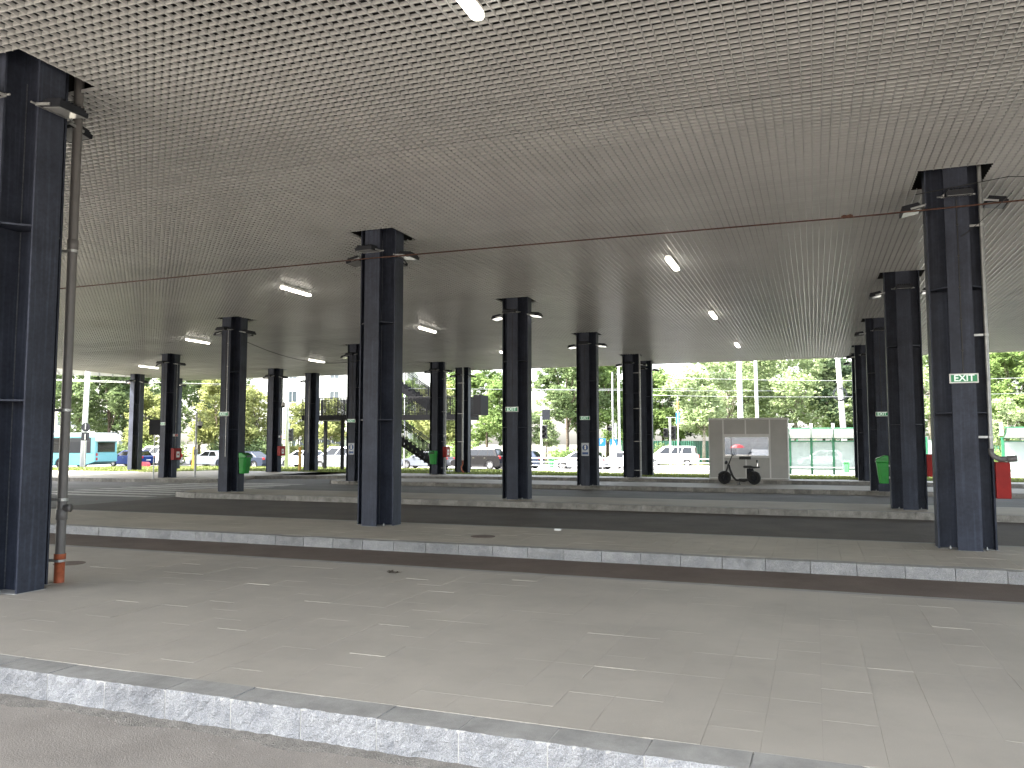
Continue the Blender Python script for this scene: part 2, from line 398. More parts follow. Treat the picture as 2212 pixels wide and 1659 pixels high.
poly += [(-27.1, 34.4), (-24.3, 35.9), (-24.3, 39.75), (-34.5, 39.75), (-35.5, 36.4), (-60, 35.6)]
b = MB(); b.prism(poly, -.3, 0); isl = tag(b.build('traffic_island', M['paving']), kind='structure')
kerb(isl, path, .60, far_stones)

# grass, pavement, street beyond (ground falls away)
def strip(name, x0, x1, prof, m, kind='structure', n=1):
    b = MB()
    for i in range(len(prof)-1):
        (ya, za), (yb, zb) = prof[i], prof[i+1]
        b.add([(x0,ya,za),(x1,ya,za),(x1,yb,zb),(x0,yb,zb)], [(0,1,2,3)])
    return tag(b.build(name, m), kind=kind)
LX = [-90, -60, -36, -34.6, -34.4, 60]; LN = [34.8, 35.6, 36.4, 39.6, 39.75, 39.75]
far = sorted([(-90., 46.)]+[tuple(atz(px_, py_, -.15)[:2]) for px_, py_ in ((60, 1013), (130, 1012), (270, 1009), (450, 1008), (700, 1010), (900, 1013), (1050, 1015))]+[(-11.9, 47.2), (60, 47.2)])
FX, FY = [q[0] for q in far], [q[1] for q in far]
us = sorted(set(list(np.linspace(-90, 60, 61))+LX+FX)); b = MB(); vs = []
for u in us:
    y0, y1 = float(np.interp(u, LX, LN)), float(np.interp(u, FX, FY)); vs += [(u, y0, -.012), (u, y1, -.13), (u, y1, -.6)]
b.add(vs, [(3*i, 3*i+3, 3*i+4, 3*i+1) for i in range(len(us)-1)]+[(3*i+1, 3*i+4, 3*i+5, 3*i+2) for i in range(len(us)-1)])
tag(b.build('lawn', M['grass'], fix=False), kind='structure')
strip('pavement', -11.9, 90, [(47.21,-.14), (51.3,-.30)], M['pave_out'])
sheet('street', -140, 110, 40.5, 72, -.45, M['street'])
sheet('pavement', -140, 110, 72, 76, -.38, M['pave_out'])
strip('grass_verge', -200, 170, [(76,-.38), (82,-.3), (110,-.2), (160, 0)], M['grass'])
kb = MB(); kb.box(-11.9, 90, 51.3, 51.42, -.6, -.296); tag(kb.build('street_kerb', M['kerb_grey']), kind='structure')
# grass blades
def gz(y): return float(np.interp(y, [39.75, 42, 45, 48], [-.012, -.11, -.24, -.34]))
N = 42000
gx = -62+78*np.random.rand(N); tt = np.random.rand(N)**1.2; y0_, y1_ = np.interp(gx, LX, LN), np.interp(gx, FX, FY)
gy = y0_+(y1_-y0_)*tt; gzv = -.012-.118*tt
an = np.random.rand(N)*PI; hh = .04+.07*np.random.rand(N)**2; ww = .03+.04*np.random.rand(N)
V = np.zeros((N, 3, 3)); V[:, 0] = np.stack([gx-np.cos(an)*ww, gy-np.sin(an)*ww, gzv-.01], 1); V[:, 1] = np.stack([gx+np.cos(an)*ww, gy+np.sin(an)*ww, gzv-.01], 1)
V[:, 2] = np.stack([gx+np.random.randn(N)*.03, gy+np.random.randn(N)*.03, gzv+hh], 1)
def npmesh(name, V, m):     # V: faces x k x 3
    n, k, _ = V.shape; me = bpy.data.meshes.new(name); me.vertices.add(n*k); me.loops.add(n*k); me.polygons.add(n)
    me.vertices.foreach_set('co', V.astype(np.float32).ravel()); me.loops.foreach_set('vertex_index', np.arange(n*k, dtype=np.int32))
    me.polygons.foreach_set('loop_start', np.arange(0, n*k, k, dtype=np.int32)); me.polygons.foreach_set('loop_total', np.full(n, k, dtype=np.int32))
    me.materials.append(m); me.update(calc_edges=True); return me
o = mobj('grass', npmesh('grass', V, M['grass_blade'])); tag(o, 'short sunlit grass along the edge of the bus station', 'grass', kind='stuff')

# gravel and dust lying along the near kerb
def icos(n_):
    pass
mb = MB()
for k in range(900):
    x = random.uniform(-7, 2.2); y = P1a-abs(random.gauss(0, .09))-.012; s = random.uniform(.002, .007)*(1.6 if random.random() < .08 else 1)
    c = Vector((x, y, -.205+s*.4)); pts = [c+Vector(q)*s*random.uniform(.7, 1.3) for q in ((1,0,0),(0,1,0),(-1,0,0),(0,-1,0),(0,0,1),(0,0,-1))]
    mb.add(pts, [(0,1,4),(1,2,4),(2,3,4),(3,0,4),(1,0,5),(2,1,5),(3,2,5),(0,3,5)])
for k in range(260):
    x = random.uniform(-7, 1.5); y = random.uniform(2.6, 4.2); s = random.uniform(.002, .005)
    c = Vector((x, y, -.205+s*.4)); pts = [c+Vector(q)*s*random.uniform(.7, 1.3) for q in ((1,0,0),(0,1,0),(-1,0,0),(0,-1,0),(0,0,1),(0,0,-1))]
    mb.add(pts, [(0,1,4),(1,2,4),(2,3,4),(3,0,4),(1,0,5),(2,1,5),(3,2,5),(0,3,5)])
tag(mb.build('gravel', M['pebble'], fix=False), 'loose grit scattered below the nearest kerb', 'gravel', kind='stuff')
mb = MB(); nx = 120
row = []
for i in range(nx+1):
    x = -8+10.5*i/nx; wd = .05+.05*abs(math.sin(i*.7)+math.sin(i*.23+1))*random.uniform(.6, 1.2)
    row.append((x, wd, .010+.010*random.random()))
for i in range(nx):
    (x0, w0, h0), (x1, w1, h1) = row[i], row[i+1]; z = -.204
    mb.add([(x0,P1a+.02,z+h0),(x1,P1a+.02,z+h1),(x1,P1a-w1*.5,z+h1*.7),(x0,P1a-w0*.5,z+h0*.7),(x1,P1a-w1-.03,z-.003),(x0,P1a-w0-.03,z-.003)], [(0,3,2,1),(3,5,4,2)])
tag(mb.build('dust', M['dust'], smooth=True), 'band of dirt gathered against the foot of the nearest kerb', 'dirt', kind='stuff')

# ================================================================== CANOPY
CH = 5.985; CX0, CX1, CY0, CY1 = -40.6, 14., -1.6, 43.4
PITCHB = .12; BH = .044; BT = .010
cols_xy = dict(L=(-8.64, 6.62), A=(-8.38, 14.55), F=(2.2, 14.55), C=(-8.38, 22.7), B=(-18.93, 22.7), G=(2.2, 22.7), D=(-8.38, 30.8), I=(-18.93, 30.8), H=(2.2, 30.8), J=(-29.5, 30.8),
    E=(-8.38, 39), K=(-18.93, 39), Mm=(2.2, 39), O=(-29.5, 39), N=(-40, 39), R=(-8.38, 42.25), Q=(-18.93, 42.25), S=(2.2, 42.25), P=(-29.2, 42.25), T=(-40, 42.25))
OPEN = .53
canopy = thing('canopy', 'wide flat roof with a pale open grid ceiling covering the bus platforms', 'canopy', (0, 0, 0))
def segs(c, a, b, along):
    cuts = []
    for (cx, cy_) in cols_xy.values():
        p, q = (cx, cy_) if along == 'y' else (cy_, cx)
        if abs(c-p) < OPEN: cuts.append((q-OPEN, q+OPEN))
    cuts.sort(); out = []; s = a
    for u, v in cuts:
        if u > s: out.append((s, min(u, b)))
        s = max(s, v)
    if s < b: out.append((s, b))
    return [q for q in out if q[1]-q[0] > .02]
restb = MB(); nparts = 0
def add_blade(mb_, c, a, b, along, z):
    for s, e in segs(c, a, b, along):
        for hw, za, zb in ((.0065, z, z+.007), (.0040, z+.0072, z+BH)):      # channel section; wider lip added to make a bright edge with shade above
            if along == 'y': mb_.box(c-hw, c+hw, s, e, za, zb)
            else: mb_.box(s, e, c-hw, c+hw, za, zb)
PO = [random.uniform(-.0025, .0025) for _ in range(97)]
n = int((CY1-CY0)/PITCHB)
for k in range(1, n):
    y = CY0+k*PITCHB; z = CH+.004+random.gauss(0, .0006)+PO[(k//10) % 97]
    if 4.5 < y < 22.4:
        mb = MB(); add_blade(mb, y, CX0+.02, CX1-.02, 'x', z); mb.build('ceiling_blade', M['blade'], canopy, fix=False)
    else: add_blade(restb, y, CX0+.02, CX1-.02, 'x', z)
n = int((CX1-CX0)/PITCHB)
for k in range(1, n):
    x = CX0+k*PITCHB; z = CH+random.gauss(0, .0012)
    if -12.4 < x < 5.5:
        mb = MB(); add_blade(mb, x, CY0+.02, CY1-.02, 'y', z); mb.build('ceiling_blade', M['blade'], canopy, fix=False)
    else: add_blade(restb, x, CY0+.02, CY1-.02, 'y', z)
o = restb.build('ceiling_blades', M['blade'], canopy, fix=False); o['kind'] = 'stuff'
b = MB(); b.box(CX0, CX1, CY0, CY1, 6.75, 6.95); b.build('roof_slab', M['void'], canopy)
b = MB()
for x0, x1, y0, y1 in ((CX0-.06, CX1+.06, CY1, CY1+.06), (CX0-.06, CX1+.06, CY0-.06, CY0), (CX0-.06, CX0, CY0, CY1), (CX1, CX1+.06, CY0, CY1)): b.box(x0, x1, y0, y1, CH-.03, 7.2)
b.build('fascia', M['fascia'], canopy)
b = MB()
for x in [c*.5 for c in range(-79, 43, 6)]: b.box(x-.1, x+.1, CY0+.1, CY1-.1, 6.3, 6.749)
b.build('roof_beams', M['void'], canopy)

# ================================================================== COLUMNS
W, FB, FT, WT, COLH = .82, .34, .025, .016, 6.72
def beveled(b, name, m): return b.mesh(name, m)
b = MB(); b.box(-FB/2, FB/2, -FT/2, FT/2, .0, COLH); flange_me = b.mesh('flange', M['steel'])
h = W/2-FT
b = MB(); b.prism([(-h,-WT/2),(-WT/2,-WT/2),(-WT/2,-h),(WT/2,-h),(WT/2,-WT/2),(h,-WT/2),(h,WT/2),(WT/2,WT/2),(WT/2,h),(-WT/2,h),(-WT/2,WT/2),(-h,WT/2)], .0, COLH); web_me = b.mesh('web', M['steel'])
# weld seams where web meets web and flanges
b = MB()
for sx in (-1, 1):
    for sy in (-1, 1):
        b.tube([(sx*(WT/2+.003), sy*(WT/2+.003), .02), (sx*(WT/2+.003), sy*(WT/2+.003), 5.9)], .007, 5)
        for a_, b_ in ((sx*(WT/2+.002), sy*(h-.002)), (sx*(h-.002), sy*(WT/2+.002))): b.tube([(a_, b_, .02), (a_, b_, 5.9)], .006, 5)
weld_me = b.mesh('weld_seam', M['weld'], fix=False)
st_ = h-.001; q = WT/2+.001
b = MB(); b.prism([(q, q), (st_, q), (st_, FB/2-.01), (FB/2-.01, st_), (q, st_)], -.01, .01); stiff_me = b.mesh('stiffener', M['steel'])
b = MB(); b.box(-.43, .43, -.20, .20, -.012, .0); b.box(-.20, .20, -.43, -.201, -.012, .0); b.box(-.20, .20, .201, .43, -.012, 0); base_me = b.mesh('base_plate', M['concrete'])
b = MB()
for sx in (-1, 1):
    for sy in (-1, 1): b.lathe([(.017, 0), (.017, .03), (.009, .031), (.009, .05)], (sx*.25, sy*.25, .001), n=6)
bolt_me = b.mesh('anchor_bolts', M['galv'])
# floodlight (origin on the flange face, pointing -y)
b = MB(); b.box(-.19, .19, -.36, -.05, -.02, .035); b.box(-.17, .17, -.34, -.07, .036, .065)
for k in range(7): b.box(-.15+.05*k-.004, -.15+.05*k+.004, -.33, -.08, .066, .09)
fl_body = b.mesh('floodlight', M['steel_dark'])
b = MB(); b.box(-.165, .165, -.335, -.075, -.026, -.021); fl_lens = b.mesh('lens', M['flood_glass'])
fl_lens2 = b.mesh('lens', M['flood_lit'])
b = MB(); b.box(-.21, -.195, -.22, -.0, -.015, .015); b.box(.195, .21, -.22, -.0, -.015, .015); b.box(-.21, .21, -.012, 0, -.02, .02); b.tube([(-.27, -.006, 0), (.27, -.006, 0)], .012, 6)
fl_br = b.mesh('bracket', M['galv'])
b = MB(); b.tube([(0, -.008, 5.5), (0, -.008, 2.75)], .008, 6)
for z in (5.1, 4.6, 4.1, 3.6, 3.1): b.box(-.016, .016, -.02, 0, z-.012, z+.012)
conduit_me = b.mesh('conduit', M['black'])
b = MB(); b.tube([(0, -.010, 5.6), (0, -.010, 1.2)], .010, 6)
for z in (5.1, 4.3, 3.5, 2.7, 1.9): b.box(-.018, .018, -.024, 0, z-.012, z+.012)
conduit2_me = b.mesh('conduit', M['galv'])
FACES = {'front': (0, -W/2, 0), 'right': (W/2, 0, PI/2), 'back': (0, W/2, PI), 'left': (-W/2, 0, -PI/2)}
def make_column(key, label, lit=(), conduit=(), conduit2=(), stz=(2.13, 4.12), zb=0., lamps=('front', 'left', 'right', 'back')):
    x, y = cols_xy[key]; t = thing('steel_column', label, 'column', (x, y, zb), 0, 'dark steel columns carrying the canopy')
    for nme, (fx, fy, rz) in FACES.items():
        k = (W/2-FT/2)/(W/2)
        mobj('flange', flange_me, t, loc=(fx*k, fy*k, 0), rz=rz)
    mobj('web', web_me, t); mobj('weld_seam', weld_me, t); mobj('base_plate', base_me, t, loc=(0, 0, .004)); mobj('anchor_bolts', bolt_me, t, loc=(0, 0, .004))
    for z in stz+(.06,) if False else stz:
        for k in range(4): mobj('stiffener', stiff_me, t, loc=(0, 0, z-zb), rz=k*PI/2)
    for f in lamps:
        fx, fy, rz = FACES[f]
        hd = mobj('floodlight', fl_body, t, loc=(fx, fy, 5.52-zb+(.05 if f in ('front', 'back') else 0)), rz=rz)
        hd.rotation_euler = (R(random.uniform(4, 12)), 0, rz)
        mobj('lens', fl_lens2 if f in lit else fl_lens, hd); mobj('bracket', fl_br, hd)
    for f in conduit:
        fx, fy, rz = FACES[f]; mobj('conduit', conduit_me, t, loc=(fx, fy, 0), rz=rz)
    for f in conduit2:
        fx, fy, rz = FACES[f]; mobj('conduit', conduit2_me, t, loc=(fx*1.0+(.08 if f == 'front' else 0), fy, 0), rz=rz)
    return t
make_column('L', 'nearest dark steel column, cut by the left frame edge beside a fat grey drain pipe')
make_column('A', 'bare dark steel column in the middle of the second platform without any sign')
make_column('F', 'large dark steel column at right with EXIT sign and thin galvanised drain pipe', conduit=('front',))
make_column('C', 'dark steel column with EXIT sign right of the bare middle column', lit=('left', 'right'), conduit=('front',))
make_column('B', 'dark steel column with a green bin and EXIT sign at the left end of the third platform', conduit=('front',), conduit2=('front',))
make_column('G', 'dark steel column without EXIT sign standing just left of the large column at right')
make_column('D', 'dark steel column carrying an EXIT sign above a blue notice, left of the paired columns', lit=('left', 'right'), conduit=('front',))
make_column('I', 'dark steel column with EXIT sign and blue notice half hidden behind the bare middle column', conduit=('front',))
make_column('H', 'dark steel column with EXIT sign, third in the right hand row behind the green bin', conduit=('front',))
make_column('J', 'dark steel column on the traffic island with a red cabinet and small white plate', conduit=('front',), conduit2=('right',))
make_column('E', 'front one of the pair of dark steel columns left of the kiosk, with a drain pipe')
make_column('K', 'dark steel column behind the stair landing carrying a green bin and a red cabinet', conduit2=('right',))
make_column('Mm', 'dark steel column fourth in the right hand row at the far kerb')
make_column('O', 'dark steel column with a red cabinet on its right side, left of the stair landing', conduit2=('right',))
make_column('N', 'leftmost of the far dark steel columns, standing on grass beside the bus', zb=-.03)
make_column('R', 'rear one of the pair of dark steel columns left of the kiosk', zb=-.12, lamps=('front', 'left', 'right'))
make_column('Q', 'dark steel column with an orange ended drain pipe in front of the stair landing panel', zb=-.12, lamps=('front', 'left', 'right'))
make_column('S', 'farthest dark steel column of the right hand row, on the grass edge', zb=-.12, lamps=('front', 'left'))
make_column('P', 'dark steel column on grass where the raised landing railing begins', conduit2=('front',), zb=-.12, lamps=('left',))
make_column('T', 'dark steel column on grass mostly hidden behind the traffic island column', zb=-.12, lamps=('right', 'left'))

# ---- things fixed on columns
def face_at(key, f): 
    x, y = cols_xy[key]; fx, fy, rz = FACES[f]; return x+fx, y+fy, rz
exit_txt = text_mesh('EXIT', .14, bold=.003)
arrow_mb = MB()
def exit_sign(key, label, f='front', w_=.40, z=2.66, dx=0):
    x, y, rz = face_at(key, f); t = thing('exit_sign', label, 'sign', (x, y, z), rz, 'green EXIT signs on the columns')
    b = MB(); b.box(-w_/2+dx, w_/2+dx, -.05, -.001, -.075, .075); b.build('housing', M['kiosk_frame'], t, bevel=.006)
    b = MB(); b.box(-w_/2+.02+dx, w_/2-.02+dx, -.053, -.0505, -.055, .055); b.build('sign_face', M['green_sign'], t)
    me = exit_txt.copy(); me.materials.clear(); me.materials.append(M['white_lit']); mobj('lettering', me, t, loc=(dx, -.057, 0))
    return t
exit_sign('F', 'EXIT sign on the large column at right, biggest of the EXIT signs')
exit_sign('C', 'EXIT sign on the column right of the bare middle column')
exit_sign('D', 'EXIT sign above a blue notice on the slim column left of the paired columns', z=2.64)
exit_sign('H', 'EXIT sign above the green bin in the right hand row of columns')
exit_sign('B', 'EXIT sign on the column at the left end of the third platform', z=2.66)
exit_sign('I', 'EXIT sign above the blue notice beside the bare middle column', z=2.64)
exit_sign('J', 'EXIT sign on the traffic island column with the red cabinet', z=2.6)
def notice(key, label, z=1.45):
    x, y, rz = face_at(key, 'front'); t = thing('notice', label, 'notice', (x, y, z), rz, 'blue and white notices on columns')
    b = MB(); b.box(-.15, .15, -.012, -.001, -.25, .25); b.build('sheet', M['poster'], t)
    b = MB(); b.lathe([(.115, -.0145), (.115, -.0125)], (0, 0, .07), axis='y', n=24); b.build('emblem', M['navy_print'], t)
    b = MB(); b.prism([(-.035, .0), (.035, .0), (.025, .09), (.04, .12), (.0, .17), (-.04, .12), (-.02, .09)], -.0165, -.0148, axis='y'); b.build('figure', M['white'], t)
    b = MB(); b.box(-.12, .12, -.0145, -.0122, -.2, -.11); b.build('print_block', M['navy_print'], t)
    return t
notice('D', 'blue and white notice on the slim column left of the paired columns', 1.42)
notice('I', 'blue and white notice on the column beside the bare middle column', 1.42)
def hose_cabinet(key, label, z, f='right', dx=0, sign=True, w_=.5, hgt=.56, dp=.2):
    x, y, rz = face_at(key, f); t = thing('fire_cabinet', label, 'fire cabinet', (x, y, z), rz, 'red fire cabinets on columns')
    b = MB(); b.box(-w_/2+dx, w_/2+dx, -dp, -.001, -hgt/2, hgt/2); b.build('cabinet_body', M['red'], t, bevel=.01)
    b = MB(); b.box(-w_/2+.03+dx, w_/2-.03+dx, -dp-.008, -dp-.001, -hgt/2+.03, hgt/2-.03); b.build('door', M['red'], t)
    b = MB(); b.box(-.1+dx, .1+dx, -dp-.012, -dp-.0085, -.16, .12); b.build('label_plate', M['white'], t)
    b = MB(); b.lathe([(.05, -dp-.016), (.05, -dp-.0125)], (dx, 0, -.02), axis='y', n=14); b.build('pictogram', M['red_bright'], t)
    return t
def red_plate(key, label, z, f, dx=0):
    x, y, rz = face_at(key, f); t = thing('fire_sign', label, 'sign', (x, y, z), rz, 'small red and white signs')
    b = MB(); b.box(-.16+dx, .16+dx, -.02, -.001, -.06, .06); b.build('plate', M['white'], t)
    b = MB(); b.box(-.02+dx, .15+dx, -.023, -.0205, -.05, .05); b.build('red_print', M['red_bright'], t)
    b = MB(); b.prism([(dx+.03, -.03), (dx+.09, -.03), (dx+.06, .035)], -.0255, -.0235, axis='y'); b.build('symbol', M['white'], t)
hose_cabinet('J', 'red fire cabinet on the traffic island column', 1.14)
hose_cabinet('O', 'red fire cabinet on the column left of the stair landing', 1.22)
hose_cabinet('K', 'red fire cabinet beside the green bin under the stair landing', 1.2)
hose_cabinet('F', 'red fire cabinet seen edge on behind the large column at right', 1.08, f='right', dx=.0, w_=.5)
hose_cabinet('G', 'red fire cabinet half hidden between the two right columns', 1.1, f='right')
red_plate('J', 'small red and white sign above the traffic island cabinet', 2.05, 'right')
red_plate('O', 'small red and white sign above the cabinet left of the stair landing', 2.05, 'right')
red_plate('K', 'small red and white sign above the cabinet under the stair landing', 2.05, 'right')
# security camera on column O
x, y, rz = face_at('O', 'right'); t = thing('dome_camera', 'white dome camera hanging beside the column left of the landing', 'camera', (x+.18, y, 3.95))
b = MB(); b.tube([(-.18, 0, .2), (0, 0, .2), (0, 0, .05)], .02, 6); b.build('arm', M['white'], t)
b = MB(); b.lathe([(.03, .1), (.11, .05), (.12, -.1)], n=14); b.build('camera_housing', M['white'], t, smooth=True)
b = MB(); b.lathe([(.10, -.1), (.09, -.17), (.04, -.21)], n=14); b.build('dome', M['black'], t, smooth=True)

# ---- litter bins
def make_bin(label, loc, rz, mats=('bin_green', 'bin_dark'), group='green plastic litter bins', post=False):
    t = thing('litter_bin', label, 'litter bin', loc, rz, group); t.scale = (.86,)*3
    b = MB()   # local: back at y=0, opening to -y; height .75
    lo, hi = [(-.18, -.02), (.18, -.02), (.18, -.20), (.12, -.27), (-.12, -.27), (-.18, -.20)], [(-.22, -.01), (.22, -.01), (.22, -.26), (.15, -.34), (-.15, -.34), (-.22, -.26)]
    n_ = 6; vs = [(a, c, 0) for a, c in lo]+[(a, c, .62) for a, c in hi]
    b.add(vs, [tuple(range(n_))]+[(i, (i+1) % n_, n_+(i+1) % n_, n_+i) for i in range(n_)]+[tuple(range(n_, 2*n_))]); b.build('bin_body', M[mats[0]], t, bevel=.02)
    b = MB()
    b.prism([(-.01, .62), (-.01, .82), (-.10, .84), (-.34, .74), (-.36, .62)], -.235, .235, axis='x'); hood = b.build('hood', M[mats[0]], t, bevel=.02)
    b = MB(); b.obox((0, -.345, .69), (.32, .03, .07), Matrix.Rotation(R(-8), 3, 'X')); b.build('opening', M['black'], t)
    b = MB(); b.box(-.14, .14, -.012, .025, .15, .2); b.box(-.14, .14, -.012, .025, .5, .55); b.build('bracket', M['galv'], t)
    b = MB(); b.prism([(-.05, .34), (.05, .34), (0, .43)], -.303, -.29, axis='y'); b.build('recycling_mark', M[mats[1]], t)
    if post:
        b = MB(); b.tube([(0, .03, -.35), (0, .03, .6)], .03, 8); b.build('post', M['galv'], t)
    return t
def col_bin(key, f, z, label, off=.0):
    x, y, rz = face_at(key, f); d = Vector((math.sin(rz), -math.cos(rz), 0)); make_bin(label, (x+d.x*.03, y+d.y*.03, z), rz)
col_bin('B', 'right', .62, 'green litter bin on the column at the left end of the third platform')
col_bin('K', 'front', .55, 'green litter bin on the column under the stair landing')
col_bin('G', 'left', .63, 'green litter bin seen from the side on the column left of the large right one')

# ---- drain pipes
def clamp(b, c, r, towards, mi=0):
    b.lathe([(r+.002, -.018), (r+.008, -.016), (r+.008, .016), (r+.002, .018)], c, n=14, mi=mi)
    c = Vector(c); d = Vector(towards); L_ = d.length; d.normalize(); a = math.atan2(d.y, d.x)
    b.obox(c+d*(L_/2+r*.5), (L_, .008, .035), Matrix.Rotation(a, 3, 'Z'), mi)
t = thing('drain_pipe', 'fat grey plastic drain pipe with orange foot beside the nearest column', 'pipe', (-8.46, 7.17, 0))
b = MB(); b.tube([(0, 0, .30), (0, 0, .95), (0, 0, 2.2), (0, 0, 5.8), (0, 0, 6.5)], .055, 20, caps=False); b.build('pipe', M['pipe_grey'], t, smooth=True)
for z in (.74, 4.02, 5.72):
    b = MB(); b.tube([(0, 0, z), (0, 0, z+.005), (0, 0, z+.12), (0, 0, z+.125)], [.056, .064, .064, .056], 20, caps=False); b.build('pipe_collar', M['pipe_grey'], t, smooth=True)

b = MB(); b.tube([(0, 0, -.01), (0, 0, .27), (0, 0, .275), (0, 0, .34)], [.057, .057, .066, .066], 20, caps=False); b.build('orange_foot', M['pipe_orange'], t, smooth=True)
b = MB(); b.tube([(.03, .0, .88), (.085, .03, .88), (.10, .035, .88)], [.045, .045, .05], 14); b.build('inspection_cap', M['pipe_grey'], t, smooth=True)
for z in (.26, .98, 2.05, 4.0, 5.75):
    b = MB(); clamp(b, (0, 0, z), .057, (-.2, -.10, 0)); b.build('pipe_clamp', M['galv'], t)
def slim_pipe(key, label, dx, dy, zend, foot=None, m='pipe_steel', r=.03, clampz=(3.35, 1.75, .35, 5.1), cd=(-.25, 0, 0)):
    x, y = cols_xy[key]; t = thing('drain_pipe', label, 'pipe', (x+dx, y+dy, 0), 0, 'slim drain pipes on columns')
    b = MB(); b.tube([(0, 0, zend), (0, 0, 6.4)], r, 12, caps=False); b.build('pipe', M[m], t, smooth=True)
    for z in clampz:
        if z > zend: b = MB(); clamp(b, (0, 0, z), r+.001, cd); b.build('pipe_clamp', M['galv'], t)
    if foot == 'elbow':
        b = MB(); b.tube([(0, 0, zend+.02), (0, 0, zend-.05), (.03, -.02, zend-.10), (.1, -.04, zend-.14), (.2, -.05, zend-.14)], r+.012, 12); b.tube([(.2, -.05, zend-.14), (.33, -.06, zend-.13)], r+.02, 12); b.build('elbow', M['pipe_grey'], t, smooth=True)
    if foot == 'orange':
        b = MB(); b.tube([(0, 0, zend+.05), (0, 0, .45), (-.08, 0, .32), (-.03, -.05, .15), (.12, -.1, -.02)], .04, 10); b.build('orange_foot', M['pipe_orange'], t, smooth=True)
slim_pipe('F', 'slim galvanised drain pipe with elbow on the large column at right', .36, -.26, 1.55, 'elbow', cd=(-.28, 0, 0))
slim_pipe('E', 'slim pale drain pipe running down between the paired columns', .46, -.22, .02, cd=(-.3, 0, 0), r=.045)
slim_pipe('K', 'slim pale drain pipe beside the cabinet under the stair landing', .50, -.12, .02, cd=(-.2, 0, 0), r=.045)
slim_pipe('Q', 'slim grey drain pipe with bent orange foot near the landing panel', .2, -.44, .7, 'orange', cd=(-.3, 0, 0), r=.05)

# ---- ceiling lamps
def lamp(x, y, label):
    t = thing('ceiling_lamp', label, 'lamp', (x, y, CH-.13), 0, 'lit tube lamps under the grid ceiling')
    b = MB(); n_ = 8
    pl = [(.065*math.cos(a), .60+.065*math.sin(a)) for a in [PI*k/n_ for k in range(n_+1)]]+[(-.065*math.cos(a), -.60-.065*math.sin(a)) for a in [PI*k/n_ for k in range(n_+1)]]
    b.prism(pl, -.02, .03); b.build('lamp_lens', M['lamp'], t)
    b = MB(); b.box(-.06, .06, -.63, .63, .031, .075); b.build('lamp_housing', M['kiosk_frame'], t)
    b = MB()
    for s in (-1, 1): b.tube([(0, s*.5, .075), (0, s*.5, .16)], .008, 6)
    b.build('hanger', M['galv'], t)
lamp(-3.0, 6.4, 'lit tube lamp cut by the top edge of the picture')
lamp(-3.02, 18.75, 'lit tube lamp in the right row nearest behind the wire')
lamp(-3.02, 26.9, 'middle lit tube lamp of the right row')
lamp(-3.0, 35.5, 'farthest lit tube lamp of the right row')
lamp(-13.37, 18.5, 'lit tube lamp just left of the bare middle column')
lamp(-13.37, 26.6, 'lit tube lamp just right of the bare middle column')
lamp(-13.45, 34.9, 'lit tube lamp showing only beside the column right of the middle')
lamp(-23.8, 26.3, 'lit tube lamp between the traffic island column and the next column')
lamp(-23.8, 34.8, 'lit tube lamp above the far left end of the raised landing')
lamp(-34.4, 34.3, 'leftmost lit tube lamp near the corner of the roof')

# ---- span wires below the ceiling
def wire(name, label, pts, r, m='rust', sag=0, n_=14, ins=()):
    P = [Vector(p) for p in pts]; full = []
    for i in range(len(P)-1):
        for k in range(n_+(i == len(P)-2)):
            s = k/n_; p = P[i].lerp(P[i+1], s); p.z -= sag*4*s*(1-s); full.append(p)
    t = thing(name, label, 'wire', P[0]); b = MB(); b.tube([p-P[0] for p in full], r, 6); b.build('strand', M[m], t, smooth=True)
    for q_ in ins:
        b = MB(); q = Vector(q_)-P[0]; b.lathe([(.012, -.09), (.035, -.05), (.02, 0), (.035, .05), (.012, .09)], q, axis='x', n=10); b.build('insulator', M['rust'], t, smooth=True)
    return t
wire('span_wire', 'long rusty span wire crossing in front of the middle column', [(-20, 14.05, 5.36), (-8.4, 14.08, 5.42), (.9, 14.08, 5.36), (6, 14.12, 5.42)], .013, ins=[(.6, 14.08, 5.38), (3.4, 14.1, 5.40)])
wire('guy_wire', 'dark slack wire rising steeply at the upper right corner', [(3.35, 14.1, 5.42), (2.9, 12.3, 5.75), (2.3, 9.5, 5.9)], .009, 'black')
wire('guy_wire', 'thin dark wire looped round the large column at right', [(1.6, 13.9, 5.58), (2.9, 14.0, 5.75), (5.2, 14.2, 5.55)], .007, 'black')
wire('guy_wire', 'thin dark wire dropping to a hook on the large column at right', [(2.95, 14.05, 5.5), (2.45, 14.1, 5.05), (2.25, 14.12, 4.9)], .006, 'black')
wire('slack_cable', 'slack black cable hanging from the column with bin to the one beside the middle', [(-18.6, 22.5, 5.3), (-18.6, 30.5, 5.3)], .011, 'black', sag=.42)
wire('slack_cable', 'slack black cable hanging towards the column under the stair landing', [(-18.6, 31.2, 5.4), (-18.6, 38.6, 5.5)], .011, 'black', sag=.35)

